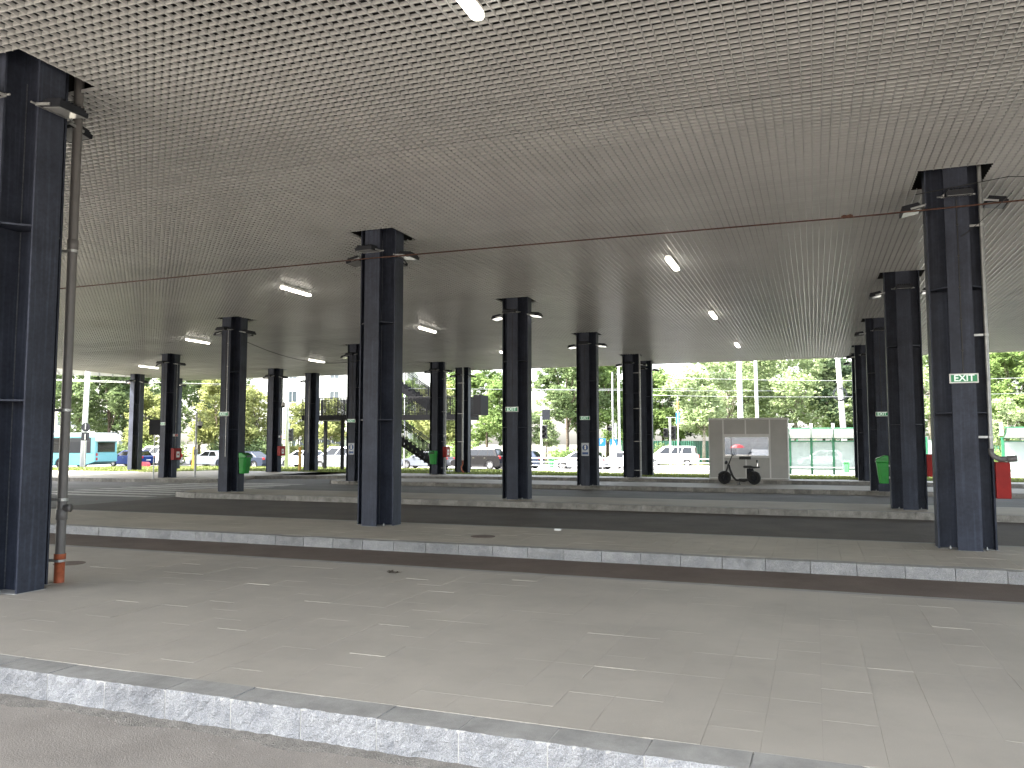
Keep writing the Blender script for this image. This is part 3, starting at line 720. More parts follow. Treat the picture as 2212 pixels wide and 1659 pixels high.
# ---- litter, manholes
def manhole(x, y, r, label):
    t = thing('manhole_cover', label, 'manhole', (x, y, .0))
    b = MB(); b.lathe([(r, -.01), (r, .006), (r-.03, .0062)], n=28); b.build('rim', M['manhole'], t)
    b = MB(); b.lathe([(r-.035, -.01), (r-.035, .0045)], n=28); b.build('lid', M['road_brown'], t)
p = atz(150, 1217, 0); manhole(p.x, p.y, .2, 'round rusty manhole cover behind the orange pipe foot')
p = atz(1043, 1159, 0); manhole(p.x, p.y, .22, 'round rusty manhole cover on the second platform')
p = atz(1205, 1146, 0); b = MB(); b.box(-.06, .06, -.035, .035, 0, .03); tag(b.build('litter', M['white'], loc=(p.x, p.y, .002)), 'small white carton lying on the second platform', 'litter')
def leafpile(px, py, z, n_, sp, label, m='bark_pale'):
    p = atz(px, py, z); b = MB()
    for k in range(n_):
        c = Vector((random.gauss(0, sp), random.gauss(0, sp*.35), abs(random.gauss(0, .012))+.004)); a = random.random()*6; s = random.uniform(.012, .03)
        b.add([c+Vector((math.cos(a+q)*s, math.sin(a+q)*s*.7, random.uniform(-.004, .01))) for q in (0, 1.5, 3, 4.6)], [(0,1,2,3)])
    tag(b.build('dead_leaves', M[m], loc=(p.x, p.y, z), fix=False), label, 'leaves', kind='stuff')
leafpile(1258, 1206, -.16, 70, .10, 'small heap of dry leaves at the second kerb')
leafpile(1102, 1200, -.16, 25, .05, 'pale scraps lying at the second kerb')
leafpile(1440, 1217, -.16, 26, .07, 'dark twig and leaves lying at the second kerb', 'bark')
leafpile(847, 1238, .004, 40, .05, 'small dry leaf clump lying on the nearest platform', 'bark')

# ================================================================== KIOSK
def at_ground(px, py, z): return atz(px, py, z)
KP = glass('kiosk_pane', (.7, .73, .75), .01, .34)
_b = KP.node_tree.nodes['Principled BSDF']; _b.inputs['Metallic'].default_value = 1; _b.inputs['Base Color'].default_value = (.75, .77, .8, 1)      # mirror film
KX0, KX1, KY0, KY1, KH = -4.62, -1.12, 38.35, 40.5, 2.82
k = thing('kiosk', 'pale grey panelled kiosk with a long window standing on the far platform', 'kiosk', (KX0, KY0, 0))
kw = KX1-KX0; kd = KY1-KY0
b = MB(); b.box(.02, kw-.02, .02, .05, .05, .85); b.box(.02, kw-.02, kd-.05, kd-.02, .05, KH-.05); b.box(.02, .05, .051, kd-.051, .05, KH-.05); b.box(kw-.05, kw-.02, .051, kd-.051, .05, KH-.05); b.build('wall', M['kiosk'], k)
b = MB(); b.box(-.02, kw+.02, -.03, kd+.03, KH-.049, KH); b.build('roof', M['kiosk_frame'], k)
b = MB(); b.box(-.0, kw+.0, 0, kd, 0, .049); b.build('base', M['concrete'], k)
def panel(x0, x1, z0, z1, fr=.03, y=.0):
    b = MB(); b.box(x0+fr, x1-fr, y+.004, y+.018, z0+fr, z1-fr); p = b.build('panel', M['kiosk'], k)
    b = MB(); b.box(x0+.002, x1-.002, y-.012, y+.019, z0+.002, z0+fr); b.box(x0+.002, x1-.002, y-.012, y+.019, z1-fr, z1-.002)
    b.box(x0+.002, x0+fr, y-.012, y+.019, z0+fr, z1-fr); b.box(x1-fr, x1-.002, y-.012, y+.019, z0+fr, z1-fr); b.build('panel_frame', M['kiosk_frame'], p)
fx = [0, .66, 1.66, 2.72, kw]
panel(fx[0], fx[1], .05, KH-.06); panel(fx[3], fx[4], .05, KH-.06)
panel(fx[1], fx[2], 2.05, KH-.06); panel(fx[2], fx[3], 2.05, KH-.06)
panel(fx[1], fx[2], .05, 1.02); panel(fx[2], fx[3], .05, 1.02)
b = MB(); b.box(fx[1]+.002, fx[3]-.002, -.02, .03, 1.022, 1.10); b.box(fx[1]+.002, fx[3]-.002, -.02, .03, 1.93, 2.048); b.box(fx[1]+.002, fx[1]+.06, -.02, .03, 1.10, 1.93); b.box(fx[3]-.06, fx[3]-.002, -.02, .03, 1.10, 1.93)
win = b.build('window', M['kiosk_frame'], k)
for (xa, xb) in ((fx[0], fx[1]), (fx[3], fx[4])):
    b = MB()
    for q in range(13): b.box(xa+.04, xb-.04, -.003, .0038, .25+.19*q, .262+.19*q)
    b.build('panel_rib', M['kiosk'], k)
b = MB(); b.box(fx[1]+.06, fx[3]-.06, .005, .012, 1.10, 1.93); b.build('pane', KP, win)
b = MB(); b.box(fx[1]+.34, fx[1]+.365, -.01, .02, 1.10, 1.93); b.build('mullion', M['black'], win)
b = MB(); b.box(fx[1]+.06, fx[1]+.34, .03, .04, 1.10, 1.93); b.build('blind', M['win_dark'], k)
b = MB(); b.box(fx[1]+.70, fx[1]+1.22, -.09, -.021, .92, 1.05); b.build('counter_box', M['black'], k)
b = MB()
for i in range(22): x = .09+i*.0255; b.box(x, x+.006, -.001, .003, .1, KH-.1) if False else None
b = MB(); b.box(.05, kw-.05, .06, kd-.06, .86, .90); b.build('counter', M['pave_out'], k)
# parasol and stands over the road (mirrored in the kiosk window)
t = thing('parasol', 'red parasol mirrored in the kiosk window', 'parasol', (-10.1, -40, -.2))
b = MB(); b.lathe([(1.0, 1.25), (.95, 1.32), (.5, 1.62), (.03, 1.72)], n=12); b.build('canopy_cloth', M['red_bright'], t); b = MB(); b.tube([(0,0,0),(0,0,1.78)], .03, 8); b.build('pole', M['white'], t)
t = thing('market_stall', 'white stall mirrored in the kiosk window', 'stall', (-7.2, -41, -.2))
b = MB(); b.box(-1.1, 1.1, -.5, .5, 0, 1.0); b.build('counter', M['white'], t); b = MB(); b.box(-1.2, 1.2, -.9, .6, 1.9, 1.98); b.build('stall_roof', M['fascia'], t)
for q in (-1.1, 1.05): b = MB(); b.box(q, q+.05, -.5, -.45, 1.0, 1.9); b.build('stall_post', M['galv'], t)
t = thing('house', 'long grey building mirrored in the kiosk window', 'building', (-40, -62, -1)); b = MB(); b.box(0, 70, -8, 0, 0, 6.5); b.build('wall', M['concrete'], t); b = MB(); b.box(-.3, 70.3, -8.3, .3, 6.5, 6.8); b.build('roof', M['fascia'], t)

# ================================================================== SCOOTER
pa, pb = atz(1568, 1043.5, 0), atz(1634, 1045.5, 0)
t = thing('electric_scooter', 'black fat tyred electric scooter parked in front of the kiosk', 'scooter', (0, 0, 0))
mid = (pa+pb)/2; t.location = (mid.x, 33.75, 0); t.rotation_euler = (0, 0, R(-2))
wx = .58
for s in (-1, 1):
    b = MB(); prof = [(.225, -.11), (.25, -.085), (.262, 0), (.25, .085), (.225, .11), (.15, .09), (.13, .06), (.13, -.06), (.15, -.09)]
    b.lathe([(r_, h_) for r_, h_ in prof], (s*wx, 0, .262), axis='y', n=24, closed=True); wh = b.build('wheel', M['rubber'], t, smooth=True)
    b = MB(); b.lathe([(.128, -.05), (.06, -.065), (.06, .065), (.128, .05)], (s*wx, 0, .262), axis='y', n=16); b.build('hub', M['steel_dark'], wh)
    b = MB(); pts = []
    for a in range(20, 151, 10):
        q = R(a if s < 0 else 180-a+10); pts.append((math.cos(q)*.28, math.sin(q)*.28))
    vs = []; 
    for (px_, pz_) in pts:
        for yy, rr in ((-.115, .94), (-.07, 1.03), (0, 1.06), (.07, 1.03), (.115, .94)): vs.append((s*wx+px_*rr, yy, .245+pz_*rr))
    fs = [(i*5+j, i*5+j+1, i*5+j+6, i*5+j+5) for i in range(len(pts)-1) for j in range(4)]
    b.add(vs, fs); f = b.build('fender', M['black'], t, smooth=True); f.modifiers.new('solid', 'SOLIDIFY').thickness = .006
b = MB(); b.tube([(-.40, 0, .78), (-.36, 0, .6), (-.24, 0, .30), (-.12, 0, .17), (.2, 0, .15), (.34, 0, .18), (.42, 0, .3), (.40, 0, .52)], .045, 10); b.tube([(.34, 0, .18), (.62, -.0, .245)], .03, 8); b.tube([(.40, 0, .45), (.60, 0, .42)], .025, 8)
b.build('frame', M['black'], t, smooth=True)
b = MB()
for yy in (-.13, .13): b.tube([(-.62, yy, .245), (-.47, yy, .62), (-.42, yy*.6, .82)], .018, 8)
b.tube([(-.43, 0, .74), (-.30, 0, 1.08), (-.22, 0, 1.22)], .022, 8); b.build('fork', M['black'], t, smooth=True)
b = MB(); b.tube([(-.16, -.36, 1.16), (-.20, -.3, 1.2), (-.26, -.1, 1.14), (-.26, .1, 1.14), (-.20, .3, 1.2), (-.16, .36, 1.16)], .014, 8); b.build('handlebar', M['black'], t, smooth=True)
for s in (-1, 1):
    b = MB(); b.tube([(-.22, s*.27, 1.2), (-.17, s*.30, 1.34)], .006, 6); b.lathe([(.02, -.008), (.055, 0), (.02, .008)], (-.16, s*.31, 1.38), axis='x', n=12); b.build('mirror', M['black'], t)
b = MB(); b.lathe([(.03, .06), (.07, .02), (.075, -.03), (.06, -.05)], (-.50, 0, .88), axis='x', n=14); hl = b.build('headlight', M['black'], t, smooth=True)
b = MB(); b.lathe([(.058, 0), (.04, -.015)], (-.552, 0, .88), axis='x', n=14); b.build('lens', M['chrome'], hl)
b = MB(); b.prism([(.16, .70), (.22, .66), (.62, .65), (.80, .67), (.82, .72), (.55, .73), (.46, .76), (.2, .76)], -.13, .13, axis='y'); b.build('seat', M['black'], t, bevel=.02)
b = MB(); b.tube([(.70, 0, .66), (.74, 0, .85), (.72, 0, .92)], .014, 6); st = b.build('backrest_stem', M['chrome'], t)
b = MB(); b.box(.68, .74, -.11, .11, .88, 1.0); b.build('backrest', M['black'], t, bevel=.025)
b = MB()
for yy in (-.1, .1): b.tube([(.62, yy, .30), (.52, yy, .64)], .022, 8); b.tube([(.38, yy*.4, .5), (.42, yy*.6, .65)], .015, 6)
b.build('shock_absorber', M['steel_dark'], t)
b = MB(); b.box(-.02, .34, -.10, .10, .155, .24); b.build('foot_deck', M['black'], t, bevel=.02)
b = MB(); b.prism([(.30, .24), (.46, .30), (.52, .64), (.30, .64)], -.08, .08, axis='y'); b.build('battery_case', M['steel_dark'], t, bevel=.02)
b = MB(); b.tube([(.02, 0, .15), (.02, -.2, .01)], .012, 6); b.tube([(-.06, -.2, .008), (.08, -.2, .008)], .012, 6); b.build('kickstand', M['steel_dark'], t)

# ================================================================== STAIR LANDING
DZ = 3.5
st = thing('footbridge_stair', 'dark steel switchback stair with a railed landing beyond the roof edge', 'staircase', (-26, 45, 0))
L0 = Vector((-26, 45, 0))
def SB(b): b.v = [(x-L0.x, y-L0.y, z) for x, y, z in b.v]; return b
m_ = mat('black_stair_paint', (.006, .0065, .008), .6, .1, 3, spec=.1)
b = MB(); b.box(-31.6, -20.4, 45.75, 46.9, DZ-.34, DZ-.02); b.box(-31.6, -27.0, 44.6, 45.748, DZ-.34, DZ-.02); b.box(-22.4, -20.4, 46.902, 48.1, DZ-.34, DZ-.02); SB(b).build('landing_deck', m_, st)
def flight(x0, z0, x1, z1, y0, y1, nm):
    n_ = int(round((z1-z0)/.175)); dx = (x1-x0)/n_; dz = (z1-z0)/n_
    fl = None; b = MB()
    for yy in (y0, y1-.05):
        lo = [(x0, z0-.05), (x1, z1-.10), (x1, z1-.40), (x0-(dx*2 if z0 < 1 else 0), z0-.35 if z0 > 1 else max(-.3, z0-.4))]
        b.prism(lo, yy, yy+.05, axis='y')
    fl = SB(b).build('flight', m_, st)
    for i in range(n_):
        b = MB(); xx = x0+dx*i; b.box(xx, xx+dx*1.15, y0+.052, y1-.052, z0+dz*(i+1)-.04, z0+dz*(i+1)); b.box(xx-.01, xx+.01, y0+.052, y1-.052, z0+dz*i, z0+dz*(i+1)-.041); b.box(xx, xx+dx, y0-.004, y0-.001, z0+dz*i-.05, z0+dz*(i+1))
        SB(b).build('step', m_, fl)
flight(-21.5, -.02, -27.0, DZ, 44.6, 45.7, 'low')
flight(-22.4, DZ, -29.6, DZ+4.4, 46.95, 48.05, 'high')
def railing(p0, p1, h_=1.1, step=.11):
    p0, p1 = Vector(p0), Vector(p1); L_ = (p1-p0).length; n_ = int(L_/step); b = MB(); up = Vector((0, 0, h_))
    b.tube([p0+up, p1+up], .026, 6); b.tube([p0+Vector((0,0,.1)), p1+Vector((0,0,.1))], .016, 4); b.tube([p0+up*.88, p1+up*.88], .014, 4)
    for i in range(n_+1):
        q = p0.lerp(p1, i/n_); w_ = .024 if i % 12 == 0 else .017; b.box(q.x-w_, q.x+w_, q.y-w_, q.y+w_, q.z-.05, q.z+h_-.01)
    SB(b).build('railing', m_, st, fix=False)
railing((-31.6, 45.78, DZ), (-27.0, 45.78, DZ)) if False else None
railing((-31.6, 44.63, DZ), (-27.1, 44.63, DZ)); railing((-27.0, 45.8, DZ), (-20.45, 45.8, DZ)); railing((-31.6, 46.88, DZ), (-22.5, 46.88, DZ))
railing((-20.42, 45.8, DZ), (-20.42, 48.05, DZ))
railing((-21.6, 44.62, .1), (-27.0, 44.62, DZ+.05)); railing((-21.6, 45.68, .1), (-27.0, 45.68, DZ+.05))
railing((-22.4, 46.97, DZ+.1), (-29.5, 46.97, DZ+4.4)); railing((-22.4, 48.03, DZ+.1), (-29.5, 48.03, DZ+4.4))
for x_, y_, zt in ((-28.7, 45.0, DZ-.34), (-31.2, 46.8, DZ-.34), (-21.0, 46.2, DZ+4.2), (-21.0, 47.9, DZ+4.2), (-26.9, 46.8, DZ-.34)):
    b = MB(); b.box(x_-.09, x_+.09, y_-.09, y_+.09, -.35, zt); SB(b).build('post', m_, st)
b = MB(); b.box(-19.55, -19.05, 45.2, 46.4, DZ-.1, DZ+1.12); SB(b).build('side_panel', m_, st)
b = MB(); b.box(-20.4, -19.55, 45.9, 46.1, DZ-.2, DZ-.05); SB(b).build('bracket', m_, st)
b = MB(); b.box(-22.0, -20.9, 44.5, 45.8, -.4, -.03); SB(b).build('footing', M['concrete'], st)

# ================================================================== CARS
def wheel_meshes(r=.32, w_=.21):
    b = MB(); b.lathe([(r*.66, -w_/2), (r*.92, -w_/2), (r, -w_*.36), (r, w_*.36), (r*.92, w_/2), (r*.66, w_/2)], axis='y', n=24, closed=True); ty = b.mesh('tyre', M['rubber'], True)
    b = MB(); b.lathe([(r*.67, -w_*.42), (r*.60, -w_*.42), (r*.60, w_*.3), (r*.67, w_*.42)], axis='y', n=24, closed=True); b.lathe([(.06, -w_*.40), (.06, -w_*.2)], axis='y', n=12)
    for k_ in range(5):
        a = 2*PI*k_/5; b.obox((math.cos(a)*r*.33, -w_*.34, math.sin(a)*r*.33), (r*.6, .03, .055), Matrix(((math.cos(a),0,-math.sin(a)),(0,1,0),(math.sin(a),0,math.cos(a)))))
    b.lathe([(r*.59, -.02), (r*.59, .02)], axis='y', n=20); rm = b.mesh('rim', M['rim'])
    return ty, rm
TY, RM = wheel_meshes()
TY2, RM2 = wheel_meshes(.36, .23)
SPEC = dict(
  sedan=dict(L=4.6, H=1.45, r=.32, zb=.93, hood=(1.18, .90), gx=(1.12, 4.0), rx=(1.95, 3.25), tail=[(3.95, .98), (4.5, .96), (4.6, .80)], W=.89, wins=[(.10,.46),(.49,.80)]),
  hatch=dict(L=4.2, H=1.48, r=.32, zb=.95, hood=(1.08, .92), gx=(.95, 4.02), rx=(1.75, 3.55), tail=[(4.02, 1.0), (4.16, .90)], W=.88, wins=[(.10,.47),(.50,.84)]),
  suv=dict(L=4.35, H=1.68, r=.36, zb=1.08, hood=(1.12, 1.06), gx=(1.05, 4.15), rx=(1.72, 3.85), tail=[(4.15, 1.1), (4.3, 1.02)], W=.91, wins=[(.09,.40),(.43,.70),(.73,.90)]),
  van=dict(L=4.7, H=1.85, r=.33, zb=1.08, hood=(.85, 1.06), gx=(.72, 4.58), rx=(1.65, 4.42), tail=[(4.6, 1.1), (4.68, 1.0)], W=.93, wins=[(.10,.36),(.39,.64),(.67,.93)]))
def arch(cx_, r_, zb_, n_=8):  # from rear to front, opening in the sill
    out = []
    for i in range(n_+1):
        a = PI*i/n_; out.append((cx_+r_*math.cos(a), max(zb_, .32+r_*math.sin(a)) if 0 < i < n_ else zb_))
    return out
def car(kind, paint, label, loc, rz, name='parked_car', lower=None):
    s = SPEC[kind]; L_, H_, W_ = s['L'], s['H'], s['W']; t = thing(name, label, 'car', loc, rz, 'cars along the street behind the station')
    r_ = s['r']; fw, rw = .86, L_-.88; sill = .24; z0 = s['zb']
    prof = [(.08, .28), (0, .42), (.02, .62), (.10, .72), s['hood'], (s['gx'][0], z0)] + [tuple(q) for q in s['tail']] + [(L_, .5), (L_-.08, .30)]
    prof += arch(rw, r_+.06, sill) + arch(fw, r_+.06, sill)
    b = MB(); b.prism([(x-L_/2, z) for x, z in prof], -W_, W_, axis='y'); b.build('body', paint, t, bevel=.055)
    # dark inner arches
    b = MB()
    b.box(.3-L_/2, L_-.3-L_/2, -W_+.12, W_-.12, .2, .6); b.build('underbody', M['black'], t)
    gx, rx = s['gx'], s['rx']; wl, wr = W_-.05, W_-.24; h = L_/2
    zl = z0-.02
    P = [(gx[0]-h, -wl, zl), (gx[1]-h, -wl, zl), (gx[1]-h, wl, zl), (gx[0]-h, wl, zl), (rx[0]-h, -wr, H_-.03), (rx[1]-h, -wr, H_-.03), (rx[1]-h, wr, H_-.03), (rx[0]-h, wr, H_-.03)]
    b = MB(); b.add(P, [(0,3,2,1),(4,5,6,7),(0,1,5,4),(1,2,6,5),(2,3,7,6),(3,0,4,7)]); b.build('cabin', paint, t, bevel=.05)
    b = MB(); b.box(rx[0]-h+.1, rx[1]-h-.1, -wr+.05, wr-.05, H_-.03, H_); b.build('roof', paint, t, bevel=.015)
    def bil(q, s_, t_): a0 = Vector(q[0]).lerp(Vector(q[1]), s_); a1 = Vector(q[3]).lerp(Vector(q[2]), s_); return a0.lerp(a1, t_)
    def pane(q, s0, s1, t0, t1, off):
        b = MB(); o_ = Vector(off); c4 = [bil(q, s0, t0), bil(q, s1, t0), bil(q, s1, t1), bil(q, s0, t1)]
        b.add([c+o_ for c in c4]+[c-o_*2 for c in c4], [(0,1,2,3),(7,6,5,4),(0,4,5,1),(1,5,6,2),(2,6,7,3),(3,7,4,0)]); b.build('window', M['glass_dark'], t)
    for sd, q in ((-1, [P[0], P[1], P[5], P[4]]), (1, [P[3], P[2], P[6], P[7]])):
        for s0, s1 in s['wins']: pane(q, s0, s1, .12, .88, (0, sd*.007, .003))
    pane([P[3], P[0], P[4], P[7]], .07, .93, .08, .92, (-.007, 0, .005)); pane([P[1], P[2], P[6], P[5]], .08, .92, .15, .9, (.007, 0, .005))
    ty, rm = (TY2, RM2) if r_ > .34 else (TY, RM)
    for xx in (fw, rw):
        for sd in (-1, 1):
            o = mobj('wheel', ty, t, loc=(xx-h, sd*(W_-.12), r_)); o.rotation_euler = (0, random.random()*6, 0 if sd < 0 else PI); mobj('rim', rm, o)
    for sd in (-1, 1):
        b = MB(); b.box(-h-.01, -h+.16, sd*(W_-.36)-.16, sd*(W_-.36)+.16, .60, .74); b.build('headlight', M['chrome'], t, bevel=.03)
        b = MB(); b.box(h-.16, h+.012, sd*(W_-.16)-.13, sd*(W_-.16)+.135, .76 if kind != 'suv' else .85, z0+.0); b.build('tail_light', M['red_bright'], t, bevel=.02)
        b = MB(); b.box(gx[0]-h+.28, gx[0]-h+.42, sd*(W_+.02)-.09, sd*(W_+.02)+.09, z0+.02, z0+.16); b.build('wing_mirror', paint, t, bevel=.02)
        for dx_ in (1.98, 2.95):
            b = MB(); b.box(dx_-h, dx_-h+.16, sd*W_-.012, sd*W_+.012, z0-.17, z0-.14); b.build('door_handle', M['chrome'], t)
            b = MB(); b.box(dx_-h+.22, dx_-h+.228, sd*W_-.002, sd*W_+.002, .36, z0-.05); b.build('door_gap', M['black'], t)
    b = MB(); b.box(-h-.012, -h+.02, -.5, .5, .36, .52); b.build('grille', M['black'], t)
    for e, x_ in ((-1, -h-.018), (1, h+.004)):
        b = MB(); b.box(x_, x_+.014, -.26, .26, .40, .51) if e < 0 else b.box(x_, x_+.014, -.26, .26, .55, .66); b.build('number_plate', M['white'], t)
    if lower:
        b = MB(); b.box(.9+r_+.1-h, L_-1.0-r_-.05-h, -W_-.008, W_+.008, .25, .38); b.build('side_skirt', lower, t)
    if kind == 'suv':
        for sd in (-1, 1): b = MB(); b.tube([(rx[0]-h+.2, sd*(wr-.06), H_+.04), (rx[1]-h-.2, sd*(wr-.06), H_+.04)], .02, 6); b.box(rx[0]-h+.3, rx[0]-h+.36, sd*(wr-.06)-.015, sd*(wr-.06)+.015, H_-.01, H_+.03); b.box(rx[1]-h-.36, rx[1]-h-.3, sd*(wr-.06)-.015, sd*(wr-.06)+.015, H_-.01, H_+.03); b.build('roof_rail', M['rim'], t)
    return t
SZ = -.45
white = carpaint('white', (.74, .74, .74), 0); silver = carpaint('silver', (.42, .44, .46), .5); blue = carpaint('blue', (.02, .05, .22)); grey = carpaint('grey', (.16, .175, .2), .3)
navy = carpaint('navy', (.03, .04, .065)); black = carpaint('dark_brown', (.010, .0095, .010), 0); lgrey = carpaint('light_grey', (.33, .35, .38), .4)
def cpos(px, dep, z=SZ):
    d = ray(px, 980); P_ = Vector((0, 0, 1.65))+d*dep; return (P_.x, P_.y, z)
# px centre, distance along the view, flipped?
car('hatch', blue, 'blue hatchback whose nose shows beside the leftmost far column', cpos(279+4, 74), 0)
car('van', white, 'white people carrier between the bus and the traffic island column', cpos(338, 78), 0)
car('sedan', white, 'white saloon car left of the column with a green bin', cpos(460, 73), 0)
car('sedan', navy, 'dark saloon car showing its rear right of the column with green bin', cpos(533, 67), 0)
car('hatch', white, 'white hatchback right of the column left of the stair landing', cpos(655, 72), 0)
car('van', silver, 'silver people carrier left of the blue notice column', cpos(738, 66), 0)
car('sedan', grey, 'grey blue saloon car under the lower stair flight', cpos(921, 68), 0)
car('suv', black, 'dark off road car with silver wheels right of the stair', cpos(1035, 66), 0, lower=M['black'])
car('hatch', white, 'white hatchback following the dark off road car', cpos(1092, 71), 0)
car('hatch', navy, 'navy car mostly hidden behind the column right of the middle one', cpos(1120, 67.5), 0)
car('hatch', lgrey, 'light grey hatchback with dark wheels beside the small green bin', cpos(1254, 63.5), 0)
car('sedan', white, 'white car close behind the light grey hatchback', cpos(1345, 65), 0)
car('van', white, 'white car behind the railing left of the kiosk', cpos(1452, 74), 0)
car('hatch', white, 'white car seen through the glass of the tram shelter', cpos(1775, 72), 0)
car('sedan', silver, 'silver car behind the right end of the tram shelter', cpos(1885, 70), 0)

# ---- bus
dep = 64.5; c = atd(204, 1005, dep); BL, BHt, BW = 12., 3.0, 2.5
t = thing('city_bus', 'pale teal city bus with white roof driving at the far left', 'bus', (c.x, c.y, -.45), R(6))
def BX(nm, x0, x1, y0, y1, z0, z1, m, par=None, bev=0): b = MB(); b.box(x0, x1, y0, y1, z0, z1); return b.build(nm, m, par or t, bevel=bev)
# local: x=0 is the rear end, bus runs to -BL; y=0 is the side facing us
b = MB(); ar = lambda cx_: [(cx_+.52*math.cos(PI*i/10), .30+.52*math.sin(PI*i/10)+.1) for i in range(11)]
b.prism([(-BL, .32), (-BL, 1.30), (0, 1.30), (0, .62), (-.9, .36), (-2.6, .30)]+ar(-3.35)+[(-3.95, .30), (-8.8, .30)]+ar(-9.4)+[(-9.98, .32)], 0, BW, axis='y'); b.build('body', M['bus_teal'], t, bevel=.04)
BX('upper_body', -BL+.02, -.02, .03, BW-.03, 1.301, 2.62, M['bus_teal'], bev=.05); BX('roof', -BL, .0, .0, BW, 2.621, 2.98, M['bus_white'], bev=.1)
BX('roof_unit', -8.5, -5.5, .5, 2.0, 2.98, 3.2, M['bus_white'], bev=.08); BX('rear_roof_box', -.9, .35, .05, BW-.05, 2.25, 2.85, M['bus_white'], bev=.08)
BX('engine_grille', -2.7, -.45, .012, .029, 1.34, 2.55, M['win_dark'])
b = MB()
for i in range(9): b.box(-2.62, -.55, .002, .011, 1.40+.095*i, 1.43+.095*i)
b.build('grille_slats', M['steel_dark'], t)
for x0, x1 in ((-4.35, -2.85), (-6.0, -4.5), (-7.6, -6.15), (-9.2, -7.75), (-10.8, -9.35)):
    w_ = BX('window', x0, x1, .01, .029, 1.34, 2.55, M['glass_dark']); BX('window_frame', x0, x1, .002, .009, 2.12, 2.16, M['black'], w_)
BX('rear_window', -.018, -.004, .3, BW-.3, 1.4, 2.2, M['glass_dark'])
for cx_ in (-3.35, -9.4):
    for y_ in (.18, BW-.18):
        b = MB(); b.lathe([(.28, -.14), (.46, -.14), (.48, -.09), (.48, .09), (.46, .14), (.28, .14)], axis='y', n=24, closed=True); o = b.build('wheel', M['rubber'], t, smooth=True, loc=(cx_, y_, .48))
        b = MB(); b.lathe([(.28, -.11), (.1, -.06), (.1, .06), (.28, .11)], axis='y', n=20); b.build('rim', M['galv'], o)
for z_ in (.75, 1.1): BX('tail_light', -.01, .012, .12, .3, z_, z_+.2, M['red_bright'])

# ================================================================== STREET FURNITURE
def pole(name, label, px, dep, r0, r1, zb, zt, m, cat='pole', group=None, lean=0):
    p = atd(px, 960, dep); t = thing(name, label, cat, (p.x, p.y, zb), 0, group)
    b = MB(); b.tube([(0, 0, 0), (lean*.5, 0, (zt-zb)/2), (lean, 0, zt-zb)], [r0, (r0+r1)/2, r1], 16); b.build('shaft', M[m], t, smooth=True)
    b = MB(); b.lathe([(r0*1.5, 0), (r0*1.5, .04), (r0*1.1, .06)], n=16); b.build('foot', M[m], t)
    for z_ in (.55, .7): b = MB(); b.lathe([(r0*1.02, z_*(zt-zb)-.03), (r0*1.08, z_*(zt-zb)-.02), (r0*1.08, z_*(zt-zb)+.02), (r0*1.02, z_*(zt-zb)+.03)], (lean*z_, 0, 0), n=16); b.build('band', M['galv'], t)
    return t
pole('tram_pole', 'thick white pole standing in front of the teal bus', 180, 62, .21, .17, -.45, 11, 'pole_white', lean=.25)
pole('tram_pole', 'thick grey blue pole rising behind the kiosk roof', 1602, 56, .20, .16, -.4, 12, 'pole', lean=-.1)
pole('tram_pole', 'thinner pale pole right of the thick pole behind the kiosk', 1638, 60, .13, .10, -.45, 12, 'pole_white', lean=-.1)
t = pole('concrete_pole', 'leaning concrete pole with a cable coil above the tram shelter', 1827, 62, .24, .15, -.45, 12, 'concrete', lean=-.55)
b = MB(); b.tube([(-.3+.45*math.cos(a), -.25, 5.9+.45*math.sin(a)) for a in [2*PI*i/28 for i in range(29)]], .035, 6, caps=False); b.tube([(-.3+.52*math.cos(a), -.22, 5.92+.52*math.sin(a)) for a in [2*PI*i/28 for i in range(29)]], .02, 6, caps=False); b.build('cable_coil', M['steel_dark'], t, smooth=True)
pole('tram_pole', 'sunlit white pole right of the column with a dome camera', 619, 58, .13, .11, -.4, 11, 'pole_white')
pole('lamp_post', 'thin white post seen under the stair landing', 873, 62, .06, .05, -.4, 8, 'pole_white')
t = pole('street_lamp', 'white street lamp with a long arm left of the paired columns', 1338, 66, .10, .07, -.4, 9.2, 'pole_white', 'street lamp')
b = MB(); b.tube([(0, 0, 9.3), (-.6, 0, 9.8), (-2.8, -.2, 10.4)], .05, 8); b.build('arm', M['pole_white'], t)
b = MB(); b.box(-3.5, -2.7, -.35, -.05, 10.36, 10.48); b.build('lamp_head', M['galv'], t, bevel=.04)
pole('lamp_post', 'slim white post beside the street lamp with the long arm', 1324, 60, .045, .04, -.4, 7, 'pole_white')
def signpost(label, px, py, zb, zt, m='galv', r=.03, name='sign_post', cat='sign', y=None):
    p = atz(px, py, zb); t = thing(name, label, cat, (p.x, p.y, zb)); b = MB(); b.tube([(0, 0, 0), (0, 0, zt-zb)], r, 8); b.build('post', M[m], t); return t, p
# road signs seen from behind on the left
t, p = signpost('round and square road signs seen from behind in front of the bus', 182, 1014, -.1, 3.05)
dd = (p-Vector((0, 0, 1.65))).length; s_ = dd/FPX; rv = math.atan2(p.y, p.x)+PI/2
b = MB(); b.lathe([(.30, -.03), (.30, -.02)], (0, 0, 2.85), axis='y', n=28); b.build('round_plate', M['steel_dark'], t); b = MB(); b.box(-.28, .28, -.03, -.02, 1.95, 2.5); b.build('square_plate', M['steel_dark'], t)
b = MB(); b.box(-.03, .03, -.06, -.031, 2.7, 3.1); b.box(-.03, .03, -.06, -.031, 2.0, 2.4); b.build('clip', M['galv'], t); t.rotation_euler = (0, 0, R(18))
t, p = signpost('rectangular road sign seen from behind on the traffic island', 331, 1035, 0, 2.75)
b = MB(); b.box(-.26, .26, -.03, -.02, 2.05, 2.75); b.build('plate', M['steel_dark'], t); t.rotation_euler = (0, 0, R(20))
